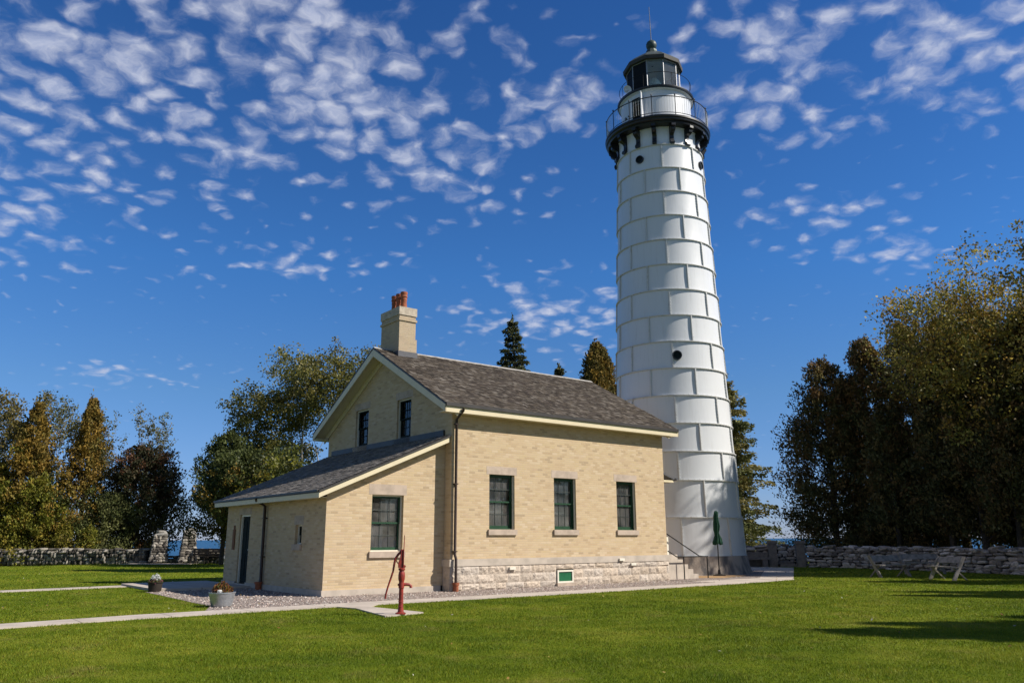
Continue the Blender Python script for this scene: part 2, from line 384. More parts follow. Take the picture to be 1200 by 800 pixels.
# ------------------------------------------------------------------ ground, water, paths
def gh(x, y):
    r = np.hypot(x-0, y-22); s = np.clip((r-36)/26, 0, 1); return -3.4*s*s*(3-2*s)
def make_ground():
    rs = np.concatenate([np.linspace(0, 36, 25), np.linspace(38, 70, 17), [90, 140, 300, 900, 3000, 9000]])
    na = 96; vs = [(0, 22, 0)]; fs = []
    for r in rs[1:]:
        for k in range(na):
            a = 2*math.pi*k/na; x, y = r*math.cos(a), 22+r*math.sin(a)
            z = float(gh(x, y)) if r > 36 else 0.
            if r > 38 and r < 80: z += .12*math.sin(x*1.3)*math.cos(y*.9)
            vs.append((x, y, z))
    for k in range(na): fs.append((0, 1+k, 1+(k+1) % na))
    for i in range(len(rs)-2):
        for k in range(na):
            a = 1+i*na+k; b = 1+i*na+(k+1) % na; fs.append((a, a+na, b+na, b))
    mb = MB(); mb.v = vs; mb.f = fs; mb.t = [(1, 1, 1)]*len(fs)
    return struct(mb.build('ground', 'lawn_ground', smooth=60))
make_ground()
mb = MB(); mb.lathe([(52, -2.3), (200, -2.3), (1200, -2.3), (9500, -2.3)], (0, 22), 64); struct(mb.build('lake_water', 'lake_water'))

GRAVEL = [H2W(-6.55, 5.4), H2W(-6.75, -.8), H2W(-7.3, -2.15), H2W(9.3, -2.15), H2W(9.3, 9), H2W(-4, 9), H2W(-4, 5.4)]
GRAVEL = GRAVEL[::-1]
PATH_FRONT = [H2W(-17, -3.15), H2W(-10.9, -3.22), H2W(-8.7, -2.9), H2W(-5.1, -2.8), H2W(2.2, -2.9), H2W(9, -2.8), H2W(12.6, -2.45), H2W(13.1, -2.1), H2W(9, -2.05), H2W(-4.8, -2.05), H2W(-8.5, -2.12), H2W(-10.9, -2.45), H2W(-17, -2.4)]
SPUR = [(-3.72, 17.72), (-3.22, 17.30), (-2.36, 15.58), (-1.74, 16.38), (-3.02, 17.73), (-2.95, 18.52)]
PATIO = [H2W(9.0, -2.1), H2W(13.1, -2.1), H2W(22.6, 4.1), H2W(21.5, 8.5), H2W(9.0, 9.5)]
PATH_LEFT = [H2W(-22, 7.35), H2W(-9.7, 7.78), H2W(-6.35, 8.25), H2W(-6.3, 9.1), H2W(-9.65, 8.56), H2W(-22, 8.15)]
SLAB = [H2W(-6.3, 5.55), H2W(-5.62, 5.3), H2W(-3.62, 5.2), H2W(-3.62, 9.3), H2W(-6.3, 9.2)]
PAD = [(-23.3, 49.2), (-19.3, 48.9), (-19.0, 50.2), (-23.2, 50.6)]
def sheet(name, pts, m, z, thick=0.):
    mb = MB(); p = [(q[0], q[1], z) for q in pts]
    if thick: mb.prism([(q[0], q[1], z-thick) for q in pts], (0, 0, thick))
    else: mb.poly(p)
    return struct(mb.build(name, m))
sheet('gravel_bed', GRAVEL, 'gravel', .006)
sheet('concrete_path', PATH_FRONT, 'path_concrete', .022, .05)
sheet('pump_path', SPUR, 'path_concrete', .026, .05)
sheet('paved_patio', PATIO, 'path_concrete', .014, .05)
sheet('side_path', PATH_LEFT, 'path_concrete', .02, .05)
sheet('door_slab', SLAB, 'path_concrete', .07, .1)
sheet('stone_pad', PAD, 'path_concrete', .02, .1)
sheet('gravel_strip', [H2W(9.0, -.9), H2W(12.7, -1.0), H2W(18.5, 2.9), H2W(17.5, 3.8), H2W(9.0, .6)], 'gravel', .02)
sheet('wood_chip_patch', [(x+7.3, y+30.6) for x, y in [(-1.5, -.9), (.2, -.8), (1.6, .9), (1.2, 1.5), (-.3, .9), (-1.3, 0)]], 'lawn_chip', .026)

# ------------------------------------------------------------------ pebbles and grass blades
def inpoly(px, py, poly):
    c = np.zeros(len(px), bool); n = len(poly)
    for i in range(n):
        x0, y0 = poly[i][0], poly[i][1]; x1, y1 = poly[(i+1) % n][0], poly[(i+1) % n][1]
        k = ((y0 > py) != (y1 > py)) & (px < (x1-x0)*(py-y0)/(y1-y0+1e-12)+x0); c ^= k
    return c
HOUSE = [H2W(-3.7, .3), H2W(0, .3), H2W(0, -.1), H2W(9, -.1), H2W(9, 8.2), H2W(-3.7, 8.2)]
def np_mesh(name, V, nper, m, tint, parent=None):
    """V (N*nper,3): polygons of nper corners each"""
    N = len(V)//nper; me = bpy.data.meshes.new(name); me.vertices.add(len(V)); me.vertices.foreach_set('co', V.astype(np.float32).ravel())
    me.loops.add(len(V)); me.loops.foreach_set('vertex_index', np.arange(len(V), dtype=np.int32))
    me.polygons.add(N); me.polygons.foreach_set('loop_start', np.arange(0, len(V), nper, dtype=np.int32)); 
    me.update(calc_edges=True)
    a = me.attributes.new('tint', 'FLOAT_COLOR', 'POINT'); c = np.ones((len(V), 4), np.float32); c[:, :3] = np.repeat(tint, nper, axis=0); a.data.foreach_set('color', c.ravel())
    me.materials.append(MAT[m]); o = bpy.data.objects.new(name, me); COL.objects.link(o)
    if parent: o.parent = parent
    return o
def grass():
    rng = np.random.default_rng(3); P = []; Wd = []; Ht = []
    for y0, y1, den, wd, ht in ((6.2, 8.5, 4200, .005, .026), (8.5, 11, 3000, .0065, .028), (11, 15, 1700, .009, .030), (15, 21, 800, .013, .032), (21, 30, 300, .019, .036), (30, 50, 70, .032, .042)):
        w1 = .74*y1+1.5; n = int((y1-y0)*2*w1*den); x = rng.uniform(-w1, w1, n); y = rng.uniform(y0, y1, n)
        k = np.abs(x) < .72*y+1.6; x, y = x[k], y[k]
        bad = np.zeros(len(x), bool)
        for pl in (PATH_FRONT, SPUR, PATH_LEFT, GRAVEL, PATIO, SLAB, HOUSE, PAD): bad |= inpoly(x+rng.normal(0, .025, len(x)), y+rng.normal(0, .025, len(x)), pl)
        bad |= np.hypot(x-TX, y-TY) < 3
        x, y = x[~bad], y[~bad]; P.append(np.stack([x, y, np.minimum(gh(x, y), 0)], 1)); Wd.append(np.full(len(x), wd)); Ht.append(np.full(len(x), ht))
    P = np.concatenate(P); Wd = np.concatenate(Wd); Ht = np.concatenate(Ht); n = len(P)
    # patchy height
    hv = .75+.35*np.sin(P[:, 0]*2.1+np.sin(P[:, 1]*1.7))*np.sin(P[:, 1]*2.6+P[:, 0]*.7); Ht = Ht*hv*rng.uniform(.6, 1.35, n)
    an = rng.uniform(0, 2*np.pi, n); s = np.stack([np.cos(an), np.sin(an), np.zeros(n)], 1); a2 = rng.uniform(0, 2*np.pi, n); ln = rng.uniform(.1, .9, n)*Ht
    tip = P+np.stack([np.cos(a2)*ln, np.sin(a2)*ln, Ht], 1)
    V = np.stack([P-s*Wd[:, None]/2, P+s*Wd[:, None]/2, tip], 1).reshape(-1, 3)
    g = rng.uniform(.7, 1.35, (n, 1)); tint = g*np.array([[1, 1, 1]])+rng.normal(0, .06, (n, 3)); dry = rng.random(n) < .05; tint[dry] = np.array([2.0, 1.35, 1.6])
    o = np_mesh('lawn_grass', V, 3, 'grass_blade', np.clip(tint, .2, 3)); struct(o, 'stuff')
    tag(o, 'short mown green lawn grass with pale dry flecks', 'grass')
grass()
def pebbles():
    rng = np.random.default_rng(5); n = 16000; x = rng.uniform(-11, 12, n); y = rng.uniform(17, 36, n)
    k = inpoly(x, y, GRAVEL) & ~inpoly(x, y, PATH_FRONT) & ~inpoly(x, y, SLAB) & ~inpoly(x, y, HOUSE) & ~inpoly(x, y, SPUR); x, y = x[k], y[k]; n = len(x)
    r = rng.uniform(.014, .034, n); c = np.stack([x, y, r*.3], 1)
    oct_ = np.array([[1, 0, 0], [0, 1, 0], [-1, 0, 0], [0, -1, 0], [0, 0, .8]]); an = rng.uniform(0, 6.28, n); ca, sa = np.cos(an), np.sin(an)
    vv = []
    for q in oct_:
        sc = rng.uniform(.7, 1.3, (n, 1)); p = np.stack([q[0]*ca-q[1]*sa, q[0]*sa+q[1]*ca, np.full(n, q[2])], 1)*sc*r[:, None]; vv.append(c+p)
    tris = []
    for a, b in ((0, 1), (1, 2), (2, 3), (3, 0)): tris.append(np.stack([vv[a], vv[b], vv[4]], 1))
    V = np.stack(tris, 1).reshape(-1, 3); pal = np.array([[.46, .39, .34], [.38, .30, .26], [.50, .45, .41], [.28, .21, .18], [.44, .35, .31]])
    t0 = pal[rng.integers(0, 5, n)]*rng.uniform(.7, 1.15, (n, 1)); o = np_mesh('gravel_stones', V, 3, 'pebble', np.repeat(t0, 4, axis=0)); struct(o, 'stuff')
    tag(o, 'pinkish grey gravel stones spread round the house', 'gravel')
pebbles()
def fallen():
    rng = np.random.default_rng(9); n = 900; x = rng.uniform(-20, 20, n); y = rng.uniform(7, 40, n); k = (np.abs(x) < .75*y) & ~inpoly(x, y, HOUSE) & (np.hypot(x-TX, y-TY) > 3.1); x, y = x[k], y[k]; n = len(x)
    c = np.stack([x, y, rng.uniform(.03, .045, n)], 1); an = rng.uniform(0, 6.28, n); a = np.stack([np.cos(an), np.sin(an), rng.normal(0, .4, n)], 1); b = np.stack([-np.sin(an), np.cos(an), rng.normal(0, .4, n)], 1); sz = rng.uniform(.012, .030, (n, 1))
    V = np.stack([c-a*sz, c+b*sz*.6, c+a*sz, c-b*sz*.6], 1).reshape(-1, 3); pal = np.array([[.26, .16, .04], [.20, .10, .03], [.32, .24, .07], [.14, .08, .03], [.45, .42, .36]])
    o = np_mesh('fallen_leaves', V, 4, 'petal', pal[rng.integers(0, 5, n)]); struct(o, 'stuff'); tag(o, 'small dry fallen leaves scattered over the lawn', 'leaves')
fallen()

# ------------------------------------------------------------------ the keeper's house
house = thing('keeper_house', 'cream brick keeper house with shingle roof and lean-to beside the white lighthouse', 'house', (OX, OY, 0), AZ)
L, W = 8.94, 8.12; LW, LV0, LD = 3.61, .35, 7.38; RV = W/2
EZ, RZ = 5.16, 7.58                    # roof top surface at eave line and ridge
OE, OG = .36, .48
SL = (RZ-EZ)/(RV+OE)
def clip(poly, out):
    """Sutherland-Hodgman against a convex ccw outline"""
    res = poly
    for i in range(len(out)):
        a, b = out[i], out[(i+1) % len(out)]; nx, ny = -(b[1]-a[1]), b[0]-a[0]; inp = res; res = []
        if not inp: return []
        for j in range(len(inp)):
            p, q = inp[j], inp[(j+1) % len(inp)]; dp = (p[0]-a[0])*nx+(p[1]-a[1])*ny; dq = (q[0]-a[0])*nx+(q[1]-a[1])*ny
            if dp >= -1e-9: res.append(p)
            if (dp > 1e-9 and dq < -1e-9) or (dp < -1e-9 and dq > 1e-9):
                k = dp/(dp-dq); res.append((p[0]+(q[0]-p[0])*k, p[1]+(q[1]-p[1])*k))
    return res
def wall(mb, to3, outline, ops, depth=.12):
    xs = sorted({p[0] for p in outline} | {o[0] for o in ops} | {o[1] for o in ops}); zs = sorted({p[1] for p in outline} | {o[2] for o in ops} | {o[3] for o in ops})
    for x0, x1 in zip(xs, xs[1:]):
        for z0, z1 in zip(zs, zs[1:]):
            cx, cz = (x0+x1)/2, (z0+z1)/2
            if any(o[0] < cx < o[1] and o[2] < cz < o[3] for o in ops): continue
            p = clip([(x0, z0), (x1, z0), (x1, z1), (x0, z1)], outline)
            if len(p) >= 3: mb.poly([to3(a, b, 0) for a, b in p])
    for x0, x1, z0, z1 in ops:
        for (a, b), (c, d) in (((x0, z0), (x1, z0)), ((x1, z0), (x1, z1)), ((x1, z1), (x0, z1)), ((x0, z1), (x0, z0))):
            mb.poly([to3(a, b, 0), to3(c, d, 0), to3(c, d, depth), to3(a, b, depth)])
F_MAIN = lambda a, z, d: (a, d, z)
F_WEST = lambda a, z, d: (d, a, z)
F_EAST = lambda a, z, d: (L-d, a, z)
F_BACK = lambda a, z, d: (a, W-d, z)
F_LT = lambda a, z, d: (a, LV0+d, z)
F_LTW = lambda a, z, d: (-LW+d, a, z)
F_LTB = lambda a, z, d: (a, LV0+LD-d, z)
WZ0, WZ1 = 1.67, 3.25
MAINW = [(1.335, 2.275), (3.835, 4.755), (6.575, 7.475)]
WTZ = EZ+OE*SL-.16                      # top of the side walls, under the roof deck
def roofz(v): return EZ+(v+OE)*SL if v < RV else EZ+(2*RV-v+OE)*SL
mb = MB()
wall(mb, F_MAIN, [(0, .85), (L, .85), (L, WTZ), (0, WTZ)], [(a, b, WZ0, WZ1) for a, b in MAINW])
gab = [(0, .85), (W, .85), (W, WTZ), (RV, roofz(RV)-.16), (0, WTZ)]
GW = [(2.32, 3.19, 4.47, 5.73), (5.11, 6.03, 4.47, 5.73)]
wall(mb, F_WEST, gab, GW)
wall(mb, F_EAST, gab, [(.75, 1.68, .88, 2.95)])
wall(mb, F_BACK, [(0, .85), (L, .85), (L, WTZ), (0, WTZ)], [])
mb.build('brick_wall', 'cream_brick', house, uv=True)
# lean-to walls
LS = (4.27-2.62)/3.85                   # slope of the lean-to roof
def ltz(u): return 2.62+(u+3.97)*LS
mb = MB()
LWIN = (-2.30, -1.33, 1.085, 2.57)
wall(mb, F_LT, [(-LW, .15), (0, .15), (0, ltz(0)-.12), (-LW, ltz(-LW)-.12)], [LWIN])
LDOOR = (5.68, 6.57, .10, 2.16); LSW = (1.80, 2.23, 1.28, 1.79)
wall(mb, F_LTW, [(LV0, .15), (LV0+LD, .15), (LV0+LD, ltz(-LW)-.12), (LV0, ltz(-LW)-.12)], [LDOOR, LSW], .16)
wall(mb, F_LTB, [(-LW, .15), (0, .15), (0, ltz(0)-.12), (-LW, ltz(-LW)-.12)], [])
mb.build('lean_to_wall', 'cream_brick', house, uv=True)
mb = MB()
mb.box((-LW-.04, LV0-.04, 0), (0-.1, LV0+.02, .15)); mb.box((-LW-.04, LV0+.02, 0), (-LW+.03, LDOOR[0], .15)); mb.box((-LW-.04, LDOOR[1], 0), (-LW+.03, LV0+LD+.04, .15)); mb.box((-LW-.037, LDOOR[0], 0), (-LW+.2, LDOOR[1], .1))
mb.build('lean_to_plinth', 'ashlar_stone', house)
# rough stone foundation
def stone_face(mb, to3, u0, u1, z0, z1, rows, seed, bulge=.032):
    rg = random.Random(seed); zz = [z0]
    hs = [rg.uniform(.8, 1.2) for _ in range(rows)]; sm = sum(hs)
    for h in hs: zz.append(zz[-1]+h/sm*(z1-z0))
    for i in range(rows):
        x = u0-rg.uniform(0, .2)
        while x < u1:
            wd = rg.uniform(.28, .68); a, b = max(x, u0), min(x+wd, u1); x += wd
            if b-a < .04: continue
            if u1-b < .12: b = u1; x = u1
            nx = max(3, int((b-a)/.07)); nz = 4; c = rg.uniform(.88, 1.08); wm = rg.uniform(-.015, .02); mb.cur = (.56*c+wm, .475*c, .395*c-wm)
            sx, sz, ph = rg.uniform(-.03, .03), rg.uniform(-.03, .03), rg.uniform(0, 9); ids = []
            for k in range(nz+1):
                for j in range(nx+1):
                    fu, fz = j/nx, k/nz; e = min(1, 3.2*min(fu*(b-a)/.25, (1-fu)*(b-a)/.25, fz, 1-fz)); e = max(0, min(1, e))
                    d = e*(bulge*rg.uniform(.25, 1.25)+sx*(fu-.5)+sz*(fz-.5))
                    g = .003
                    ids.append(mb.vert(to3(a+g+(b-a-2*g)*fu, zz[i]+g+(zz[i+1]-zz[i]-2*g)*fz, -.03-d)))
            for k in range(nz):
                for j in range(nx): q = k*(nx+1)+j; mb.face((ids[q], ids[q+1], ids[q+nx+2], ids[q+nx+1]))
    mb.cur = (.48, .40, .33); mb.poly([to3(u0, z0, -.028), to3(u1, z0, -.028), to3(u1, z1, -.028), to3(u0, z1, -.028)]); mb.cur = None
BW = (3.87, 4.52, .10, .47)
mb = MB(); ZF = .66
stone_face(mb, F_MAIN, -.03, BW[0]-.02, 0, ZF, 3, 1); stone_face(mb, F_MAIN, BW[1]+.04, L+.03, 0, ZF, 3, 2); stone_face(mb, F_MAIN, BW[0]-.02, BW[1]+.04, BW[3]+.03, ZF, 1, 3)
stone_face(mb, F_WEST, -.03, .34, 0, ZF, 2, 4, .02); stone_face(mb, F_EAST, -.03, W+.03, 0, ZF, 3, 5); stone_face(mb, lambda a, z, d: (a, W-d, z), -.03, L+.03, 0, ZF, 3, 6)
mb.build('stone_foundation', 'rock_face', house, tint=True)
mb = MB(); mb.box((-.055, -.055, ZF), (L+.055, .05, .85)); mb.box((-.055, .05, ZF), (.05, W+.055, .85)); mb.box((L-.05, .05, ZF), (L+.055, W+.055, .85)); mb.box((.05, W-.05, ZF), (L-.05, W+.055, .85))
mb.build('water_table', 'ashlar_stone', house)
# sloped-joint marks of a few pale repaired stones
for a, z in ((.98*2.05, .53), (6.52, .70), (7.05, .545)): mb = MB(); mb.box((a, -.115, z), (a+.22, -.02, z+.075)); mb.build('patch_block', 'white_trim', house)

def sash_window(to3, a, b, z0, z1, lintel=True, sill=True, cols=3, curt=None, casing='white_trim', depth=.10, mir=False, lh=.23, plain=False, frame_m='green_paint', gl='window_glass', mun='muntin_paint'):
    """frame (part) with sashes, pane, casing, sill, lintel, curtain (sub-parts)"""
    w_ = MB(); bx = lambda m, x0, x1, y0, y1, d0, d1: m.box((x0, y0, d0), (x1, y1, d1), lambda p, q, r: to3(p, q, r))
    fw = .032
    bx(w_, a, a+fw, z0, z1, depth, depth+.1); bx(w_, b-fw, b, z0, z1, depth, depth+.1); bx(w_, a+fw, b-fw, z1-fw*1.2, z1, depth, depth+.1); bx(w_, a+fw, b-fw, z0, z0+fw, depth, depth+.1)
    fr = w_.build('window', casing, house)
    zm = (z0+z1)/2; s_ = MB(); st = .046
    for (y0, y1, d) in ((zm-.02, z1-fw*1.2, depth+.03), (z0+fw, zm+.02, depth+.06)):
        x0, x1 = a+fw, b-fw
        bx(s_, x0, x0+st, y0, y1, d, d+.035); bx(s_, x1-st, x1, y0, y1, d, d+.035); bx(s_, x0+st, x1-st, y1-.045, y1, d, d+.035); bx(s_, x0+st, x1-st, y0, y0+(.075 if y0 < zm-.1 else .045), d, d+.035)
    s_.build('sash', frame_m, fr)
    if not plain:
        mn = MB()
        for (y0, y1, d) in ((zm+.025, z1-fw*1.2-.045, depth+.04), (z0+fw+.075, zm-.025, depth+.07)):
            for k in range(1, cols): x = a+fw+st+(b-a-2*fw-2*st)*k/cols; bx(mn, x-.005, x+.005, y0, y1, d, d+.02)
            y = (y0+y1)/2; bx(mn, a+fw+st, b-fw-st, y-.008, y+.008, d+.001, d+.021)
        mn.build('muntin', mun, fr)
    g = MB(); g.poly([to3(a+fw, z0+fw, depth+.085), to3(b-fw, z0+fw, depth+.085), to3(b-fw, z1-fw, depth+.085), to3(a+fw, z1-fw, depth+.085)]); g.build('pane', gl, fr)
    if casing == 'green_paint': e_ = MB(); bx(e_, b-.028, b-.003, z0+.003, z1-.02, depth-.05, depth-.002); e_.build('casing_strip', 'white_trim', fr)
    if sill: s2 = MB(); bx(s2, a-.05, b+.06, z0-.16, z0-.002, -.06, depth+.02); s2.build('sill', 'lintel_stone', fr)
    if lintel: s3 = MB(); bx(s3, a-.10, b+.09, z1+.002, z1+lh, -.004, .1); s3.build('lintel', 'lintel_stone', fr)
    if curt:
        for (c0, c1, y0, y1, sw) in curt:
            cm = MB(); n = 26; pr = None
            for rr in range(9):
                fz = rr/8; row = []
                for k in range(n+1):
                    fx = k/n; x = c0+(c1-c0)*(fx if not sw else (fx*(1-(.55*math.sin(math.pi*min(1, fz*1.1)) if sw > 0 else 0))))
                    row.append(cm.vert(to3(x, y1+(y0-y1)*fz, depth+.22+.025*math.sin(fx*30+fz*2))))
                if pr:
                    for k in range(n): cm.face((pr[k], pr[k+1], row[k+1], row[k]))
                pr = row
            cm.build('curtain', 'curtain_cloth', fr, smooth=80)
    return fr
sash_window(F_MAIN, *MAINW[0], WZ0, WZ1, casing='green_paint', curt=[(1.74, 2.28, 1.7, 3.2, 1), (1.34, 2.2, 2.45, 3.2, 0)])
sash_window(F_MAIN, *MAINW[1], WZ0, WZ1, casing='green_paint', curt=[(4.24, 4.74, 1.7, 3.2, 1), (3.84, 4.7, 2.45, 3.2, 0)])
sash_window(F_MAIN, *MAINW[2], WZ0, WZ1, casing='green_paint', curt=[(7.0, 7.46, 1.7, 3.2, 0), (6.6, 6.9, 1.7, 3.2, 0)])
sash_window(F_LT, *LWIN, curt=[(-2.23, -1.78, 1.15, 1.8, 0), (-1.72, -1.36, 1.9, 2.5, 1)], lh=.28)  # lower left cloth is added, a pale stand-in for daylight in the pane
for (a, b, z0, z1) in GW: sash_window(F_WEST, a, b, z0, z1, frame_m='black_door_paint', casing='white_trim', depth=.07, lh=.24, gl='dull_glass', mun='matte_black')
sash_window(F_LTW, *LSW, gl='dull_glass', plain=True, frame_m='black_door_paint', depth=.08, lh=.24)
# doors
def door(to3, a, b, z0, z1, lint):
    bx = lambda m, x0, x1, y0, y1, d0, d1: m.box((x0, y0, d0), (x1, y1, d1), lambda p, q, r: to3(p, q, r))
    d = MB(); bx(d, a+.06, b-.06, z0, z1-.06, .10, .15)
    for (y0, y1) in ((.12, .45), (.52, .93)):
        for (x0, x1) in ((.14, .45), (.55, .86)):
            aa, bb = a+.06+(b-a-.12)*x0, a+.06+(b-a-.12)*x1; h = z1-z0-.06; bx(d, aa, bb, z0+h*y0, z0+h*y1, .088, .1005)
    do = d.build('door', 'black_door_paint', house)
    f = MB(); bx(f, a, a+.058, z0, z1, .05, .16); bx(f, b-.058, b, z0, z1, .05, .16); bx(f, a+.058, b-.058, z1-.058, z1, .05, .16); f.build('door_frame', 'white_trim', do)
    k = MB(); k.tube([to3(a+.13, z0+1.0, .09), to3(a+.13, z0+1.0, .04)], [.012, .03], 10); k.build('door_handle', 'grey_iron', do)
    if lint: l = MB(); bx(l, a-.1, b+.1, z1+.002, z1+.2, -.004, .1); l.build('lintel', 'lintel_stone', do)
door(F_LTW, *LDOOR, True); door(F_EAST, .75, 1.68, .88, 2.95, True)
# basement window
mb = MB(); a, b, z0, z1 = BW
for q in ((a, a+.05, z0, z1), (b-.05, b, z0, z1), (a+.05, b-.05, z1-.05, z1), (a+.05, b-.05, z0, z0+.045)): mb.box((q[0], -.075, q[2]), (q[1], .1, q[3]))
bw = mb.build('basement_window', 'white_trim', house)
mb = MB(); mb.box((a+.05, -.045, z0+.045), (b-.05, 0, z1-.05)); mb.build('pane', 'bright_green_paint', bw)
mb = MB(); mb.box((a-.05, -.13, z0-.11), (b+.06, .02, z0-.002)); mb.build('sill', 'lintel_stone', bw)
# interior floors; pale partition set close behind the windows to brighten the rooms
mb = MB(); mb.poly([(.05, .05, .9), (L-.05, .05, .9), (L-.05, W-.05, .9), (.05, W-.05, .9)]); mb.poly([(-LW+.05, LV0+.05, .12), (-.02, LV0+.05, .12), (-.02, LV0+LD-.05, .12), (-LW+.05, LV0+LD-.05, .12)]); mb.build('floor', 'floor_wood', house)
mb = MB()
for p in (((.05, 1.9, .9), (L-.05, 1.9, .9), (L-.05, 1.9, 4.2), (.05, 1.9, 4.2)), ((.05, .05, 4.2), (L-.05, .05, 4.2), (L-.05, W-.05, 4.2), (.05, W-.05, 4.2)), ((-.03, .4, .15), (-.03, 7.6, .15), (-.03, 7.6, 4.0), (-.03, .4, 4.0)), ((-LW+.2, 2.2, .15), (-.05, 2.2, .15), (-.05, 2.2, 3.2), (-LW+.2, 2.2, 2.5))): mb.poly(p)
mb.build('partition', 'plaster', house)
for (a, b) in MAINW[:2]:
    mb = MB(); mb.box((a+.12, .30, 2.16), (b-.22, .33, 2.21)); mb.build('curtain_rail', 'white_trim', house)

# roofs: every shingle is modelled
def shingles(mb, p0, ax, up, ln, sl, expo=.125, seed=1, pal=None, nrm=None):
    rg = random.Random(seed); p0, ax, up = Vector(p0), Vector(ax), Vector(up); nrm = Vector(nrm); rows = int(math.ceil(sl/expo)); tn = [rg.random() for _ in range(999)]
    for r in range(rows):
        s0 = r*expo-.02; s1 = min(s0+expo+.05, sl); x = -rg.uniform(0, .12)
        while x < ln:
            wd = rg.choice((.09, .12, .15, .19, .22)); a, b = max(x, 0), min(x+wd, ln); x += wd+.004
            if b-a < .02: continue
            lift = rg.uniform(.012, .026); j = rg.uniform(-.012, .012); c = rg.choice(pal); k = rg.uniform(.72, 1.22); mb.cur = tuple(q*k for q in c)
            bl, br = p0+ax*a+up*(s0+j)+nrm*lift, p0+ax*b+up*(s0+j)+nrm*(lift+rg.uniform(-.006, .006)); tl, tr = p0+ax*a+up*s1+nrm*.004, p0+ax*b+up*s1+nrm*.004
            i = [mb.vert(q) for q in (bl, br, tr, tl, bl-nrm*.02, br-nrm*.02)]; mb.face(i[:4]); mb.face((i[4], i[5], i[1], i[0]))
    mb.cur = None
PAL1 = [(.085, .070, .056), (.068, .055, .046), (.11, .092, .075), (.15, .13, .11), (.056, .046, .038), (.095, .077, .06)]
PAL2 = [(.20, .18, .16), (.235, .21, .188), (.17, .154, .138), (.265, .238, .21), (.19, .17, .15)]
up = Vector((0, 1, SL)).normalized(); nr = Vector((0, -SL, 1)).normalized(); sl = (RV+OE)*math.sqrt(1+SL*SL)
mb = MB(); TL = L+2*OG
shingles(mb, (-OG, -OE, EZ), (1, 0, 0), up, TL, sl, seed=11, pal=PAL1, nrm=nr)
shingles(mb, (-OG, W+OE, EZ), (1, 0, 0), (0, -up.y, up.z), TL, sl, seed=12, pal=PAL1, nrm=(0, -nr.y, nr.z))
roof = mb.build('roof', 'shingle', house, tint=True)
# deck, soffit and bargeboards
mb = MB(); th = .06
for sgn in (0, 1):
    f = (lambda v: v) if not sgn else (lambda v: W-v)
    pts = [(-OG, f(-OE), EZ-.004), (-OG, f(RV), RZ-.004), (-OG, f(RV), RZ-th), (-OG, f(-OE), EZ-th)]
    mb.prism(pts, (TL, 0, 0))
mb.build('roof_deck', 'lead_flashing', roof)
mb = MB()
for sgn in (0, 1):
    f = (lambda v: v) if not sgn else (lambda v: W-v)
    # eave fascia and boxed soffit
    y0, y1 = f(-OE), f(-OE+.03); mb.box((-OG, min(y0, y1), 4.90), (L+OG, max(y0, y1), EZ-th-.01)); 
    y0, y1 = f(-OE+.03), f(-.003); mb.box((-OG+.02, min(y0, y1), 4.915), (L+OG-.02, max(y0, y1), 4.94))
    for x0, x1 in ((-OG, -OG+.035), (L+OG-.035, L+OG)):
        mb.prism([(x0, f(-OE), EZ-th-.003), (x0, f(RV), RZ-th-.003), (x0, f(RV), RZ-th-.24), (x0, f(-OE), EZ-th-.20)], (x1-x0, 0, 0))
    for x0, x1 in ((-OG+.035, -.003), (L+.003, L+OG-.035)):
        mb.prism([(x0, f(-OE+.03), EZ-.15+.03*SL), (x0, f(RV), RZ-.15), (x0, f(RV), RZ-.17), (x0, f(-OE+.03), EZ-.17+.03*SL)], (x1-x0, 0, 0))
    for x0, x1 in ((-.05, -.003), (L+.003, L+.05)):
        mb.prism([(x0, f(-OE+.05), EZ-.172+.03*SL), (x0, f(RV), RZ-.172), (x0, f(RV), RZ-.38), (x0, f(-OE+.05), EZ-.36+.03*SL)], (x1-x0, 0, 0))
mb.build('eave_trim', 'cream_paint', roof)
mb = MB()
for y0, y1 in ((-OE-.045, -OE-.004), (W+OE+.004, W+OE+.045)): mb.box((-OG+.02, y0, 5.065), (L+OG-.02, y1, 5.085)); mb.box((-OG+.02, y0+.006, 5.085), (L+OG-.02, y1-.004, 5.165))
mb.build('gutter', 'gutter_metal', roof)
mb = MB()
for x0 in np.arange(-OG, L+OG-.01, 1.2):
    x1 = min(x0+1.19, L+OG)
    for sg in (1, -1): mb.prism([(x0, RV, RZ+.03), (x0, RV-sg*.10, RZ+.03-.10*SL), (x0, RV-sg*.10, RZ+.01-.10*SL), (x0, RV, RZ+.008)], (x1-x0, 0, 0))
mb.build('ridge_cap', 'ridge_board', roof)
# lean-to roof
LO = .30; lx0, lx1 = -3.97, -.03; lup = Vector((1, 0, LS)).normalized(); lnr = Vector((-LS, 0, 1)).normalized(); lsl = (lx1-lx0)*math.sqrt(1+LS*LS); lty0, lty1 = LV0-LO, LV0+LD+LO
mb = MB(); shingles(mb, (lx0, lty0, 2.62), (0, 1, 0), lup, lty1-lty0, lsl-.02, .14, 21, PAL2, lnr)
lroof = mb.build('lean_to_roof', 'shingle', house, tint=True)
mb = MB(); mb.prism([(lx0-.01, lty0-.03, 2.614), (lx1, lty0-.03, 2.614+(lx1-lx0)*LS), (lx1, lty0-.03, 2.56+(lx1-lx0)*LS), (lx0-.01, lty0-.03, 2.56)], (0, lty1-lty0+.06, 0))
mb.build('roof_deck', 'gutter_metal', lroof)
mb = MB(); mb.box((-.06, lty0+.32, ltz(-.03)+.002), (-.003, lty1-.3, ltz(-.03)+.17)); mb.build('wall_flashing', 'gutter_metal', lroof)
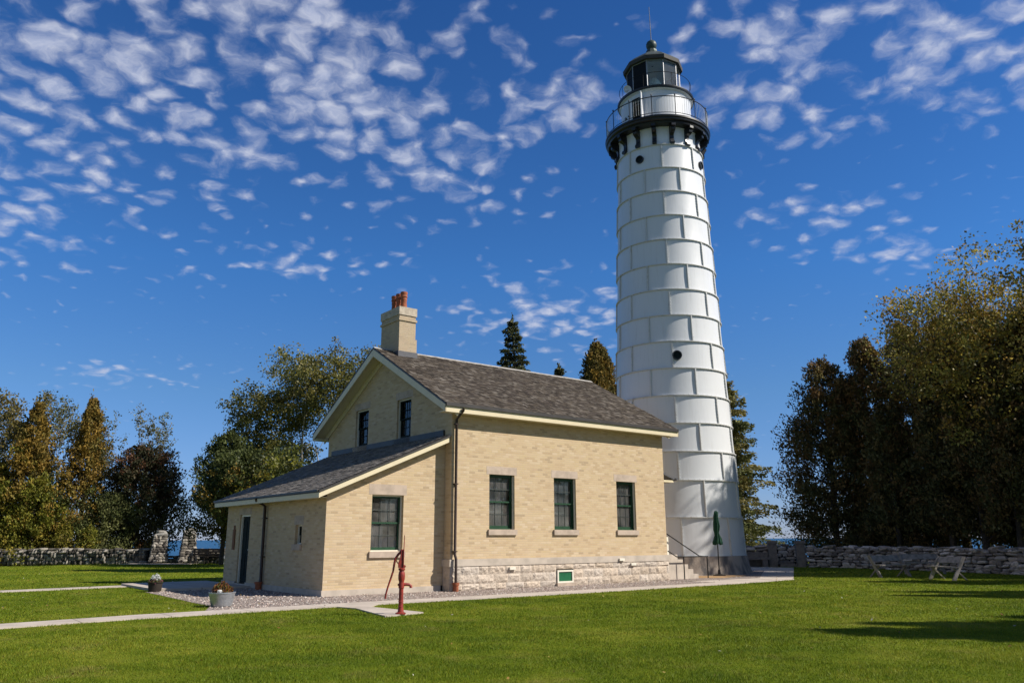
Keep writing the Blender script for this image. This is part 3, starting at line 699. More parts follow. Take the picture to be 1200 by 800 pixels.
mb = MB(); mb.box((lx0, lty0, 2.43), (lx0+.03, lty1, 2.557)); mb.box((lx0+.03, LV0+.003, 2.445), (-LW-.003, LV0+LD-.003, 2.465))
for y0, y1 in ((lty0, lty0+.035), (lty1-.035, lty1)):
    mb.prism([(lx0+.031, y0, 2.557+.031*LS), (lx1, y0, 2.557+(lx1-lx0)*LS), (lx1, y0, 2.557+(lx1-lx0)*LS-.14), (lx0+.031, y0, 2.44)], (0, y1-y0, 0))
for y0, y1 in ((lty0+.035, LV0-.003), (LV0+LD+.003, lty1-.035)): mb.prism([(lx0+.031, y0, 2.50), (lx1, y0, 2.50+(lx1-lx0)*LS), (lx1, y0, 2.48+(lx1-lx0)*LS), (lx0+.031, y0, 2.48)], (0, y1-y0, 0))
mb.prism([(-LW, LV0-.045, ltz(-LW)-.121), (-.01, LV0-.045, ltz(0)-.125), (-.01, LV0-.045, ltz(0)-.26), (-LW, LV0-.045, ltz(-LW)-.25)], (0, .042, 0))
mb.build('eave_trim', 'cream_paint', lroof)
mb = MB(); mb.box((lx0-.055, lty0+.01, 2.585), (lx0-.003, lty1-.01, 2.63)); mb.build('gutter', 'gutter_metal', lroof)
# chimney with pots
cx0, cx1, cy0, cy1 = .17, .80, 3.52, 4.75
mb = MB(); mb.box((cx0, cy0, 7.0), (cx1, cy1, 8.72)); mb.box((cx1, cy0+.002, 7.0), (cx1+.06, cy1-.002, 7.93)); mb.box((cx0-.035, cy0-.035, 8.52), (cx1+.035, cy1+.035, 8.60)); chim = mb.build('chimney', 'sooty_brick', house, uv=True)
mb = MB(); mb.box((cx0-.03, cy0-.03, 8.72), (cx1+.03, cy1+.03, 9.0)); mb.build('cap_course', 'cap_stone_mix', chim)
mb = MB(); mb.box((cx0-.025, cy0-.03, 7.05), (cx1+.085, cy1+.03, 7.47)); mb.build('flashing', 'lead_flashing', chim)
for yy in (3.83, 4.14, 4.45):
    p = MB(); p.lathe([(.12, 9.0), (.115, 9.05), (.10, 9.3), (.11, 9.33), (.11, 9.36), (.105, 9.38), (.105, 9.42), (.125, 9.44), (.125, 9.47), (.11, 9.49), (.11, 9.53), (.125, 9.56), (.12, 9.62), (.085, 9.63), (.085, 9.3)], (.49, yy), 20); p.build('chimney_pot', 'terracotta', chim, smooth=40)
# downspouts
mb = MB(); mb.tube([(.10, -OE-.06, 5.03), (.10, -OE-.06, 4.97), (.10, -.08, 4.74), (.10, -.08, .98), (.10, -.14, .86), (.10, -.14, .10)], .04, 10)
for z in (4.6, 2.9, 1.05): mb.box((.045, -.125, z), (.155, -.002, z+.03))
mb.build('downspout', 'brown_metal', house, smooth=50)
mb = MB(); mb.lathe([(.07, .0), (.075, .02), (.075, .17), (.095, .17), (.095, .24), (.075, .24), (.07, .1)], (.10, -.15), 18); mb.build('drain_pipe', 'terracotta', house, smooth=40)
mb = MB(); mb.tube([(-3.98, 4.32, 2.60), (-3.98, 4.32, 2.52), (-3.70, 4.32, 2.36), (-3.68, 4.32, .22), (-3.78, 4.32, .10)], .045, 10)
for z in (2.0, .9): mb.box((-3.735, 4.265, z), (-3.612, 4.375, z+.03))
mb.build('downspout', 'brown_metal', house, smooth=50)
mb = MB(); mb.lathe([(.09, .0), (.09, .16), (.11, .16), (.11, .22), (.08, .22)], (-3.74, 4.32), 16); mb.build('drain_pipe', 'terracotta', house, smooth=40)
# stoop, steps, hood at the east door
mb = MB(); mb.box((L+.06, .2, 0), (L+.75, 2.1, .85))
for i, z in enumerate((.68, .51, .34, .17)): mb.box((L+.752+i*.27, .2, 0), (L+.752+(i+1)*.27-.003, 2.1, z))
mb.build('steps', 'ashlar_stone', house)
mb = MB(); mb.prism([(L+.01, .35, 3.82), (L+1.0, .35, 3.50), (L+1.0, .35, 3.44), (L+.01, .35, 3.76)], (0, 1.75, 0)); hood = mb.build('door_hood', 'lead_flashing', house)
mb = MB(); mb.box((L+.01, .38, 3.36), (L+.96, .44, 3.435)); mb.box((L+.01, 2.0, 3.36), (L+.96, 2.06, 3.435)); mb.box((L+.92, .44, 3.36), (L+.96, 2.0, 3.435)); mb.build('hood_beam', 'cream_paint', hood)
mb = MB(); mb.tube([(L+1.03, .33, 3.47), (L+1.03, 2.12, 3.47)], .05, 10); mb.build('gutter', 'gutter_metal', hood)
mb = MB(); mb.box((L+.26, .24, .85), (L+.36, .34, 1.45)); mb.build('newel_post', 'white_trim', house)
mb = MB(); rr = .02
mb.tube([(9.03, .1, 1.57), (10.74, .1, .79), (11.12, .1, .76)], rr, 8); mb.tube([(8.98, 0, .98), (9.42, 0, .78), (11.1, 0, .77)], rr, 8); mb.tube([(9.78, 0, .77), (9.78, 0, 0)], rr, 8); mb.tube([(11.11, .05, .77), (11.11, .05, 0)], rr, 8)
mb.build('hand_rail', 'rail_iron', house, smooth=50)
brd = MB(); brd.box((-LW-.035, 6.88, 1.10), (-LW-.004, 7.05, 1.72)); brd.box((-LW-.03, 6.93, 1.72), (-LW-.006, 7.0, 1.84)); o = brd.build('hanging_board', 'sign_wood', thing('wall_board', 'narrow brown wooden board hung on the brick wall left of the dark door', 'board', (OX, OY, 0), AZ))
 

# ------------------------------------------------------------------ lighthouse
tower = thing('lighthouse', 'tall white riveted iron lighthouse tower with black gallery and glass lantern', 'lighthouse', (TX, TY, 0))
def trad(z): return 2.7008-.04023*z
PH0 = R(-101.4)
RZS = [.72, 2.20, 3.65]+[3.65+1.15*k for k in range(1, 14)]        # plate joints up to 18.6
mb = MB(); mb.lathe([(2.95, 0), (2.90, .03), (2.80, .35), (2.745, .72), (2.6, .722)], n=64); mb.build('concrete_base', 'stained_concrete', tower, smooth=30)
mb = MB()
pr = []
for z0, z1 in zip(RZS, RZS[1:]):
    for k in range(7): z = z0+(z1-z0)*k/6; pr.append((trad(z)-.012*math.sin(math.pi*k/6), z))
mb.lathe(pr, n=128); mb.build('tower_wall', 'white_plate', tower, smooth=40)
for i, z in enumerate(RZS):
    r = trad(z); f = MB(); ww = .062 if i else .05
    f.lathe([(r-.01, z-.017), (r+ww, z-.017), (r+ww, z+.017), (r-.01, z+.017)], n=128)
    if i:
        nb = 72
        for k in range(nb):        # bolt heads under and over the joint
            a = 2*math.pi*k/nb; c, s = math.cos(a), math.sin(a)
            fr = lambda x, y, zz: (c*x-s*y, s*x+c*y, zz)
            f.box((r+.012, -.014, z-.043), (r+.048, .014, z-.016), fr); f.box((r+.012, -.014, z+.016), (r+.048, .014, z+.036), fr)
    if i < len(RZS)-1:
        z1 = RZS[i+1]; ph = 3 if i % 2 == 0 else -20
        if i >= 1: ph += 0
        for k in range(8):
            a = PH0+R(ph+45*k); c, s = math.cos(a), math.sin(a); r0, r1 = trad(z), trad(z1)
            p = [(r0-.02, -.019, z+.018), (r0+.055, -.019, z+.018), (r1+.055, -.019, z1-.018), (r1-.02, -.019, z1-.018)]
            f.prism([(c*q[0]-s*q[1], s*q[0]+c*q[1], q[2]) for q in p], (-s*.038, c*.038, 0))
            n = 9
            for j in range(n):
                zz = z+(z1-z)*(j+.5)/n; rz = trad(zz)
                for e in (-1, 1):
                    y0, y1 = (.019, .046) if e > 0 else (-.046, -.019)
                    f.box((rz+.008, y0, zz-.013), (rz+.042, y1, zz+.013), lambda x, y, q: (c*x-s*y, s*x+c*y, q))
    f.build('plate_flange', 'white_flange', tower, smooth=30)
for (ph, z, rr) in ((-26, 18.02, .185), (67, 17.95, .185), (7.5, 8.78, .2)):
    a = PH0+R(ph); r = trad(z); d = Vector((math.cos(a), math.sin(a), .04)).normalized(); s = Vector((-math.sin(a), math.cos(a), 0)); u2 = d.cross(s)
    m1 = MB(); ring = []; N = 24
    prof = [(rr*.78, .03), (rr*.8, .075), (rr, .075), (rr, -.02)]
    for q, h in prof: ring.append([m1.vert(Vector((math.cos(a)*r, math.sin(a)*r, z))+d*h+(s*math.cos(2*math.pi*k/N)+u2*math.sin(2*math.pi*k/N))*q) for k in range(N)])
    for A_, B_ in zip(ring, ring[1:]):
        for k in range(N): m1.face((A_[k], A_[(k+1) % N], B_[(k+1) % N], B_[k]))
    po = m1.build('porthole', 'black_iron', tower, smooth=30)
    m2 = MB(); m2.poly([Vector((math.cos(a)*r, math.sin(a)*r, z))+d*.035+(s*math.cos(2*math.pi*k/N)+u2*math.sin(2*math.pi*k/N))*rr*.8 for k in range(N)]); m2.build('pane', 'black_door_paint', po)
# frieze, corbels and gallery
gx, gy = -.06, 0.
mb = MB(); mb.lathe([(1.955, 18.6), (1.97, 18.66), (1.93, 18.7), (1.93, 19.40), (1.96, 19.47)], (gx*.5, gy), 96); mb.build('frieze_wall', 'white_plate', tower, smooth=40)
for k in range(16):
    a = PH0+R(-4+22.5*k); c, s = math.cos(a), math.sin(a); r = 1.90; hw = .095
    prof = [(0, 18.60), (.19, 18.60), (.21, 18.66), (.19, 18.74), (.11, 18.80), (.085, 18.92), (.09, 19.02), (.14, 19.10), (.27, 19.14), (.36, 19.20), (.385, 19.28), (.35, 19.33), (.45, 19.36), (.45, 19.47), (0, 19.47)]
    b = MB(); b.prism([(gx*.6+c*(r+x)+s*hw, gy+s*(r+x)-c*hw, z) for x, z in prof], (-s*2*hw, c*2*hw, 0)); b.build('corbel', 'black_iron', tower)
mb = MB(); mb.lathe([(1.9, 19.47), (2.33, 19.47), (2.36, 19.53), (2.34, 19.57), (2.42, 19.62), (2.44, 19.68), (2.42, 19.70), (2.46, 19.74), (2.46, 19.82), (1.5, 19.825)], (gx, gy), 96); gal = mb.build('gallery_deck', 'black_iron', tower, smooth=35)
def ringtube(mb, r, z, rad, n=96, a0=0, a1=2*math.pi, c=(gx, gy)):
    k = n; pts = [(c[0]+r*math.cos(a0+(a1-a0)*i/k), c[1]+r*math.sin(a0+(a1-a0)*i/k), z) for i in range(k+1)]; mb.tube(pts, rad, 6, cap=False)
mb = MB(); ringtube(mb, 2.38, 20.76, .022); ringtube(mb, 2.38, 19.95, .016)
for k in range(14):
    a = PH0+R(-4+360/14*k); x, y = gx+2.38*math.cos(a), gy+2.38*math.sin(a); mb.tube([(x, y, 19.82), (x, y, 20.80), (x, y, 20.83), (x, y, 20.87), (x, y, 20.90)], [.02, .02, .035, .035, .01], 8)
rail = mb.build('gallery_rail', 'black_iron', tower, smooth=50)
mb = MB()
for k in range(126): a = 2*math.pi*k/126; x, y = gx+2.38*math.cos(a), gy+2.38*math.sin(a); mb.tube([(x, y, 19.95), (x, y, 20.76)], .0075, 5, cap=False)
mb.build('baluster', 'white_flange', rail)
# watch room drum with open door
da0, da1 = PH0+R(-41), PH0+R(-21)
def dskip(a, z0, z1):
    a = (a-PH0+math.pi) % (2*math.pi)-math.pi; return R(-41) < a < R(-21) and max(z0, z1) < 21.36
mb = MB(); mb.lathe([(1.70, 19.83), (1.70, 19.90), (1.63, 19.94), (1.63, 21.35), (1.63, 21.36), (1.66, 21.42), (1.64, 21.45), (1.64, 21.52), (1.74, 21.57), (1.74, 21.60)], (gx, gy), 144, skip=dskip)
mb.build('watch_room', 'white_plate', tower, smooth=35)
mb = MB(); a = da1; d = Vector((math.cos(a), math.sin(a), 0)); s = Vector((-math.sin(a), math.cos(a), 0)); p = Vector((gx, gy, 0))+d*1.64
mb.prism([p+Vector((0, 0, 19.92)), p+d*.5+s*.1+Vector((0, 0, 19.92)), p+d*.5+s*.1+Vector((0, 0, 21.34)), p+Vector((0, 0, 21.34))], s*.05); mb.build('watch_room_door', 'white_plate', tower)
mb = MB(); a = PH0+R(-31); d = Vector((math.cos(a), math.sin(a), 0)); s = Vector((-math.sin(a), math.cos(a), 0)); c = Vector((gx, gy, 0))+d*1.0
mb.prism([c-s*.6+Vector((0, 0, 19.84)), c+s*.6+Vector((0, 0, 19.84)), c+s*.6+Vector((0, 0, 21.4)), c-s*.6+Vector((0, 0, 21.4))], -d*.05); mb.build('doorway_shade', 'room_shade', tower)  # dark sheet behind the open door, shade put into its colour
for ph, z in ((-58, 20.62), (-49, 20.62), (-49, 20.38), (88, 20.6)):
    a = PH0+R(ph); d = Vector((math.cos(a), math.sin(a), 0)); c = Vector((gx, gy, z))+d*1.6; mb = MB(); mb.tube([c, c+d*.09], .06 if ph != -49 else .03, 12); mb.build('vent_port', 'black_iron', tower, smooth=40)
mb = MB(); mb.lathe([(1.2, 21.60), (1.80, 21.60), (1.82, 21.64), (1.82, 21.70), (1.2, 21.705)], (gx, gy), 96); mb.build('lantern_deck', 'black_iron', tower, smooth=35)
mb = MB(); ringtube(mb, 1.70, 22.42, .012)
for k in range(8): a = PH0+R(28+45*k); x, y = gx+1.70*math.cos(a), gy+1.70*math.sin(a); mb.tube([(x, y, 21.70), (x, y, 22.44)], .010, 6)
mb.build('lantern_rail', 'matte_black', tower, smooth=50)
# lantern: decagon
lx, ly = gx-.05, gy; LR = 1.25; va = [PH0+R(-12.5+36*k) for k in range(10)]; LZ0, LZ1 = 21.70, 23.42
pt = lambda k, r, z: Vector((lx+r*math.cos(va[k % 10]), ly+r*math.sin(va[k % 10]), z))
mb = MB()
for k in range(10):
    p = pt(k, LR, 0); mb.tube([(p.x, p.y, LZ0), (p.x, p.y, LZ1)], .028, 6); q = pt(k+1, LR, 0)
    for z in (LZ0+.05, LZ1-.04): mb.tube([(p.x, p.y, z), (q.x, q.y, z)], .03, 6)
fr = mb.build('lantern_frame', 'grey_iron', tower, smooth=50)
for k in range(10):
    g = MB(); g.poly([pt(k, LR, LZ0), pt(k+1, LR, LZ0), pt(k+1, LR, LZ1), pt(k, LR, LZ1)])
    if k in (8, 9): g.prism([pt(k, LR-.01, LZ0), pt(k+1, LR-.01, LZ0), pt(k+1, LR-.01, LZ1), pt(k, LR-.01, LZ1)], (pt(k, 1, 0)-pt(k, 1.03, 0)))
    g.build('lantern_pane' if k not in (8, 9) else 'dark_panel', 'milky_glass' if k not in (8, 9) else 'matte_black', fr)
mb = MB(); mb.lathe([(.02, 21.72), (.28, 21.72), (.2, 21.8), (.2, 21.95), (.34, 22.0), (.42, 22.2), (.45, 22.45), (.43, 22.65), (.36, 22.82), (.24, 23.0), (.12, 23.12), (.02, 23.15)], (lx, ly), 32); mb.build('fresnel_lens', 'lens_prism', tower, smooth=60)
mb = MB()
def deca(prof, m):
    rings = [[m.vert(pt(k, r, z)) for k in range(10)] for r, z in prof]
    for A_, B_ in zip(rings, rings[1:]):
        for k in range(10): m.face((A_[k], A_[(k+1) % 10], B_[(k+1) % 10], B_[k]))
deca([(1.15, 23.42), (1.36, 23.36), (1.42, 23.38), (1.44, 23.56), (1.40, 23.60)], mb); lr = mb.build('roof_lip', 'lip_metal', tower)
mb = MB(); deca([(1.40, 23.60), (1.12, 23.86), (.78, 24.12), (.46, 24.30), (.38, 24.36), (.30, 24.52), (.27, 24.62), (.05, 24.63)], mb); lroofo = mb.build('lantern_roof', 'patina_copper', tower)
mb = MB(); mb.lathe([(.17, 24.62), (.14, 24.66), (.16, 24.70), (.22, 24.76), (.26, 24.88), (.26, 24.98), (.22, 25.09), (.13, 25.17), (.03, 25.2)], (lx, ly), 28); mb.build('vent_ball', 'dark_verdigris', lroofo, smooth=60)
mb = MB(); mb.tube([(lx, ly, 25.15), (lx-.01, ly, 25.9), (lx-.03, ly, 27.1)], [.020, .017, .012], 8); mb.build('lightning_rod', 'muntin_paint', lroofo)
mb = MB(); deca([(1.15, 23.43), (.6, 23.70), (.05, 23.78)], mb); mb.build('lantern_ceiling', 'white_trim', lroofo)
# horn dish on the upper rail
a = PH0+R(-56); c = Vector((gx+.12+1.68*math.cos(a), gy+1.68*math.sin(a), 22.12))
mb = MB(); d = Vector((.25, -1, -.15)).normalized(); s = d.cross(Vector((0, 0, 1))).normalized(); u2 = s.cross(d); N = 22; ring = []
for q, h in ((.05, -.2), (.10, -.12), (.19, 0), (.205, .03), (.17, .02), (.07, -.06), (.05, 0), (.005, .02)): ring.append([mb.vert(c+d*h+(s*math.cos(6.2832*k/N)+u2*math.sin(6.2832*k/N))*q) for k in range(N)])
for A_, B_ in zip(ring, ring[1:]):
    for k in range(N): mb.face((A_[k], A_[(k+1) % N], B_[(k+1) % N], B_[k]))
mb.build('fog_horn', 'white_plastic', tower, smooth=40)

# ------------------------------------------------------------------ stone walls and gate piers
def shade(rg, pal, a, b): k = rg.uniform(a, b); return tuple(q*k for q in rg.choice(pal))
def stone(mb, c, dims, rz, rg, col):
    """one rough field stone"""
    n = 6; rows = [(-1, .0), (-.92, .78), (-.3, 1.0), (.45, .97), (.93, .72), (1, .0)]; ca, sa = math.cos(rz), math.sin(rz); rings = []; mb.cur = col; tl = rg.uniform(-.15, .15)
    for h, q in rows[1:-1]:
        ring = []
        for k in range(n):
            a = 2*math.pi*(k+.5)/n; ex = .55; x = math.copysign(abs(math.cos(a))**ex, math.cos(a)); y = math.copysign(abs(math.sin(a))**ex, math.sin(a))
            j = rg.uniform(.82, 1.12)*q; x *= dims[0]/2*j; y *= dims[1]/2*j; z = h*dims[2]/2*rg.uniform(.85, 1.1)+x*tl
            ring.append(mb.vert((c[0]+x*ca-y*sa, c[1]+x*sa+y*ca, c[2]+z)))
        rings.append(ring)
    for A_, B_ in zip(rings, rings[1:]):
        for k in range(n): mb.face((A_[k], A_[(k+1) % n], B_[(k+1) % n], B_[k]))
    mb.face(rings[0][::-1]); mb.face(rings[-1])
def rubble_wall(name, pts, height, thick, sw, sh, pal, seed, label, upright=0.0, z0=0.):
    rg = random.Random(seed); mb = MB()
    for (x0, y0), (x1, y1) in zip(pts, pts[1:]):
        ln = math.hypot(x1-x0, y1-y0); rz = math.atan2(y1-y0, x1-x0); nx, ny = -math.sin(rz), math.cos(rz)
        mb.cur = (.035, .032, .03); mid = lambda s, o, z: (x0+(x1-x0)*s/ln+nx*o, y0+(y1-y0)*s/ln+ny*o, z)
        mb.prism([mid(0, -thick*.22, z0-.3), mid(ln, -thick*.22, z0-.3), mid(ln, -thick*.22, z0+height*.8), mid(0, -thick*.22, z0+height*.8)], Vector((nx, ny, 0))*thick*.44)
        for side in (-1, 1):
            z = z0+sh*.3
            while z < z0+height-sh*.2:
                s = -rg.uniform(0, sw*.4); rowh = sh*rg.uniform(.8, 1.2)
                while s < ln:
                    wd = sw*rg.uniform(.55, 1.5); hh = rowh*rg.uniform(.75, 1.2)
                    if rg.random() < upright: wd *= .55; hh *= 1.35
                    if wd > .2*sw: stone(mb, mid(min(max(s+wd/2, .1), ln-.1), side*thick*.25+rg.uniform(-.05, .05), z+rg.uniform(-.03, .03)), (wd*1.02, thick*.6, hh*1.04), rz+rg.uniform(-.12, .12), rg, shade(rg, pal, .78, 1.22))
                    s += wd
                z += rowh*.93
        s = 0
        while s < ln:      # capping stones
            wd = sw*rg.uniform(.6, 1.6); stone(mb, mid(min(s+wd/2, ln-.1), rg.uniform(-.06, .06), z0+height-sh*.12+rg.uniform(-.05, .07)), (wd*1.05, thick*1.02, sh*rg.uniform(.6, 1.25)), rz+rg.uniform(-.1, .1), rg, shade(rg, pal, .85, 1.25)); s += wd
    o = mb.build(name, 'rubble', smooth=28, tint=True); return tag(o, label, 'wall')
PALR = [(.40, .325, .28), (.31, .255, .225), (.47, .39, .34), (.22, .18, .16), (.52, .44, .39)]
PALL = [(.17, .15, .125), (.10, .09, .075), (.26, .235, .20), (.07, .062, .055), (.31, .28, .24)]
rubble_wall('stone_wall', [(14.75, 41.2), (16.34, 39.9), (19.7, 32.1), (22.5, 26)], .93, .6, .36, .145, PALR, 31, 'dry stone wall of flat grey blocks behind the wooden benches')
rubble_wall('stone_wall', [(7.6, 43.2), (13.1, 41.9)], .95, .6, .44, .175, PALR, 32, 'short shaded stone wall beside the lighthouse foot behind the stone bench')
rubble_wall('stone_wall', [(-46, 53.5), (-31.9, 51.9), (-22.4, 51.0)], .80, .65, .27, .19, PALL, 33, 'long rugged field stone wall along the left lawn edge', .6)
rubble_wall('stone_wall', [(-19.5, 50.7), (-16.9, 50.3), (-13.5, 49.8)], .78, .65, .42, .26, PALL, 34, 'low field stone wall behind the slatted bench at left', .3)
rubble_wall('stone_wall', [(-24.8, 58.5), (-20.5, 57.8)], .6, .6, .4, .26, PALL, 35, 'low dark stone bank seen between the two rubble gate piers', .3, z0=-.35)
rubble_wall('stone_wall', [(13.0, 43.4), (15.2, 43.1)], 1.0, .5, .4, .17, PALR, 36, 'dark stone wall end closing the gap between the square posts')
def pier(x, y, rz, w0, w1, h, seed, label):
    rg = random.Random(seed); mb = MB(); root = thing('gate_pier', label, 'pier', (x, y, 0), rz, 'rubble gate piers in the left wall')
    mb.cur = (.12, .11, .09); mb.lathe([(w0*.55, 0), (w1*.5, h*.95), (.01, h*.95)], n=4, phase=math.pi/4)
    z = .08
    while z < h-.1:
        k = z/h; ww = w0+(w1-w0)*(k**.8)*(1.05 if k < .75 else 1); hh = rg.uniform(.12, .2)
        for sd in range(4):
            a = sd*math.pi/2; ca, sa = math.cos(a), math.sin(a); s = -ww/2
            while s < ww/2-.05:
                wd = min(rg.uniform(.18, .42), ww/2-s); yy = -ww/2+.1; px, py = s+wd/2, yy; lit = rg.choice(PALL); c = shade(rg, PALL, .95, 1.5)
                stone(mb, (px*ca-py*sa, px*sa+py*ca, z+hh/2), (wd*1.05, .28, hh*1.05), a+rg.uniform(-.08, .08), rg, c); s += wd
        z += hh*.95
    mb.build('pier_stonework', 'rubble', root, smooth=28, tint=True)
    m2 = MB(); stone(m2, (0, 0, h), (w1*1.25, w1*1.2, .22), .1, rg, (.36, .34, .31)); stone(m2, (.04, 0, h+.17), (w1*.9, w1*.8, .2), .5, rg, (.30, .28, .25)); m2.build('cap_stone', 'rubble', root, smooth=28, tint=True)
pier(-21.75, 50.9, R(24), 1.12, .70, 1.70, 41, 'tapered rubble gate pier nearer the dark bushy tree')
pier(-19.95, 50.85, R(28), 1.05, .68, 1.85, 42, 'tapered rubble gate pier next to the slatted bench')
for (x, y, lb) in ((13.0, 41.45, 'square stone gate post nearer the lighthouse'), (14.35, 41.3, 'square stone gate post joined to the long right stone wall')):
    rt = thing('gate_post', lb, 'gate post', (x, y, 0), R(-12), 'square stone posts at the right gap')
    m1 = MB(); m1.box((-.2, -.2, -.2), (.2, .2, 1.12)); m1.build('post_shaft', 'post_stone', rt); m1 = MB(); m1.box((-.25, -.25, 1.12), (.25, .25, 1.21)); m1.box((-.20, -.20, 1.21), (.20, .20, 1.27)); m1.build('post_cap', 'post_stone', rt)
mb = MB(); mb.box((13.28, 41.2, -.1), (14.1, 41.6, .14)); mb.box((13.28, 41.602, -.1), (14.1, 42.1, .26)); tag(mb.build('stone_step', 'post_stone'), 'low stone steps in the gap between the square posts', 'steps')
rt = thing('stone_bench', 'low stone bench in shade against the wall beside the lighthouse', 'bench', (11.9, 41.25, 0), R(-3))
m1 = MB(); m1.box((-1.0, -.22, .36), (.85, .22, .46)); m1.build('seat', 'post_stone', rt)
for x in (-.75, .6): m1 = MB(); m1.box((x-.12, -.18, 0), (x+.12, .18, .358)); m1.build('leg', 'post_stone', rt)
m1 = MB(); m1.box((-1.0, .225, .0), (.85, .3, .72)); m1.build('backrest', 'post_stone', rt)

# slatted bench at the left wall
rt = thing('slatted_bench', 'dark slatted wooden bench beside the rubble gate pier at left', 'bench', (-18.35, 49.75, 0), R(-4))
for z, y in ((.42, -.2), (.42, -.06), (.42, .08)): m1 = MB(); m1.box((-1.0, y-.055, z), (.85, y+.055, z+.035)); m1.build('seat_slat', 'dark_wood', rt)
for z in (.50, .64, .78): m1 = MB(); m1.box((-1.0, .2, z), (.85, .235, z+.11)); m1.build('back_slat', 'dark_wood', rt)
for x in (-.9, -.05, .75):
    m1 = MB(); m1.box((x-.03, .236, 0), (x+.03, .3, .9)); m1.box((x-.03, -.25, 0), (x+.03, -.19, .418)); m1.box((x-.03, -.19, .34), (x+.03, .236, .40)); m1.build('leg', 'dark_wood', rt)
mb = MB(); stone(mb, (-17.05, 49.3, .22), (.75, .6, .62), .3, random.Random(5), (.34, .36, .38)); o = mb.build('boulder', 'rubble', smooth=40, tint=True); tag(o, 'pale grey boulder at the right end of the slatted bench', 'boulder')
# wooden benches at right
def bench(x, y, rz, ln, label):
    rt = thing('wooden_bench', label, 'bench', (x, y, 0), rz, 'weathered wooden benches by the right wall'); h = ln/2
    for e in (-1, 1):
        xx = e*h-(.045 if e > 0 else 0); m = MB(); m.prism([(xx, -.28, 0), (xx, -.14, 0), (xx, .31, .75), (xx, .18, .78)], (.045, 0, 0)); m.build('leg', 'grey_wood', rt)
        xx = e*(h-.05)-(.045 if e > 0 else 0); m = MB(); m.prism([(xx, .28, 0), (xx, .34, 0), (xx, -.10, .41), (xx, -.17, .41)], (.045, 0, 0)); m.build('brace', 'grey_wood', rt)
    m = MB(); m.box((-h-.03, -.26, .412), (h+.03, .03, .452)); m.build('seat', 'grey_wood', rt)
    m = MB(); m.prism([(-h+.047, .10, .56), (-h+.047, .145, .55), (-h+.047, .27, .75), (-h+.047, .225, .76)], (2*h-.094, 0, 0)); m.build('backrest', 'grey_wood', rt)
bench(13.95, 30.75, R(23), 1.5, 'weathered wooden bench leftmost of the three by the right stone wall')
bench(16.35, 33.2, R(3), 1.6, 'weathered wooden bench standing between and behind two others at right')
bench(14.85, 28.5, R(-81), 1.25, 'weathered wooden bench seen end on, rightmost of the three')

# ------------------------------------------------------------------ small things on the lawn
# umbrella
rt = thing('patio_umbrella', 'closed dark green patio umbrella on a thin pole beside the lighthouse base', 'umbrella', (7.84, 31.6, 0))
m = MB(); m.tube([(0, 0, 0), (0, 0, 2.42)], .022, 10); m.build('pole', 'rail_iron', rt, smooth=50)
m = MB(); m.lathe([(.24, 0.01), (.24, .05), (.06, .09), (.04, .25), (.01, .25)], n=20); m.build('base', 'rail_iron', rt, smooth=40)
m = MB(); prof = [(.03, 2.43), (.075, 2.38), (.09, 2.2), (.11, 2.0), (.125, 1.85), (.115, 1.7), (.085, 1.60), (.10, 1.5), (.15, 1.38), (.185, 1.27), (.18, 1.20), (.12, 1.17)]; rows = []; n = 48
for i, (r, z) in enumerate(prof):
    rows.append([m.vert(((r*.86*(1+.24*math.sin(8*(2*math.pi*k/n)+i*.35)+.1*math.sin(3*2*math.pi*k/n+i)))*math.cos(2*math.pi*k/n)+.012*math.sin(i*1.9), (r*.86*(1+.24*math.sin(8*(2*math.pi*k/n)+i*.35)))*math.sin(2*math.pi*k/n), z+(.03*math.sin(8*2*math.pi*k/n) if i > 8 else 0))) for k in range(n)])
for A_, B_ in zip(rows, rows[1:]):
    for k in range(n): m.face((A_[k], A_[(k+1) % n], B_[(k+1) % n], B_[k]))
m.build('canopy', 'umbrella_cloth', rt, smooth=70)
# pump
rt = thing('water_pump', 'red cast iron hand pump on a small concrete pad in the lawn', 'pump', (-2.13, 15.98, .026), R(16))
m = MB(); m.lathe([(.10, 0), (.10, .02), (.06, .035), (.05, .10), (.045, .14), (.043, .46), (.055, .47), (.055, .50), (.05, .56), (.048, .58), (.062, .63), (.066, .70), (.055, .76), (.045, .79), (.065, .80), (.065, .83), (.03, .84), (.03, .86)], n=20)
for z in (.13, .22): m.lathe([(.045, z), (.054, z+.01), (.045, z+.02)], n=18)
m.build('pump_body', 'red_paint', rt, smooth=45)
m = MB(); m.tube([(0, 0, .53), (.09, 0, .535), (.15, 0, .53), (.18, 0, .505), (.185, 0, .47)], [.034, .03, .028, .027, .03], 10); m.tube([(0, 0, .53), (-.07, 0, .53)], .02, 8); m.build('spout', 'red_paint', rt, smooth=50)
m = MB(); m.prism([(-.07, -.025, .84), (.06, -.025, .84), (.075, -.025, .88), (.03, -.025, .90), (.035, -.025, 1.16), (-.02, -.025, 1.17), (-.04, -.025, 1.02), (-.075, -.025, .92)], (0, .05, 0)); m.build('yoke', 'red_paint', rt)
m = MB(); m.tube([(.025, -.035, .86), (.025, -.035, 1.2), (.03, -.035, 1.45)], [.009, .009, .007], 8); m.build('pump_rod', 'red_paint', rt)
m = MB(); m.tube([(.04, .04, 1.17), (0, .04, 1.16), (-.07, .04, 1.09), (-.125, .04, 1.01), (-.145, .04, .90), (-.16, .04, .78), (-.21, .04, .62), (-.255, .04, .48), (-.285, .04, .36), (-.295, .04, .28)], [.02, .024, .025, .023, .021, .019, .018, .017, .017, .02], 8); m.tube([(-.125, .04, 1.01), (-.08, .04, .93), (-.02, .04, .88)], .01, 6); m.build('handle', 'red_paint', rt, smooth=50)
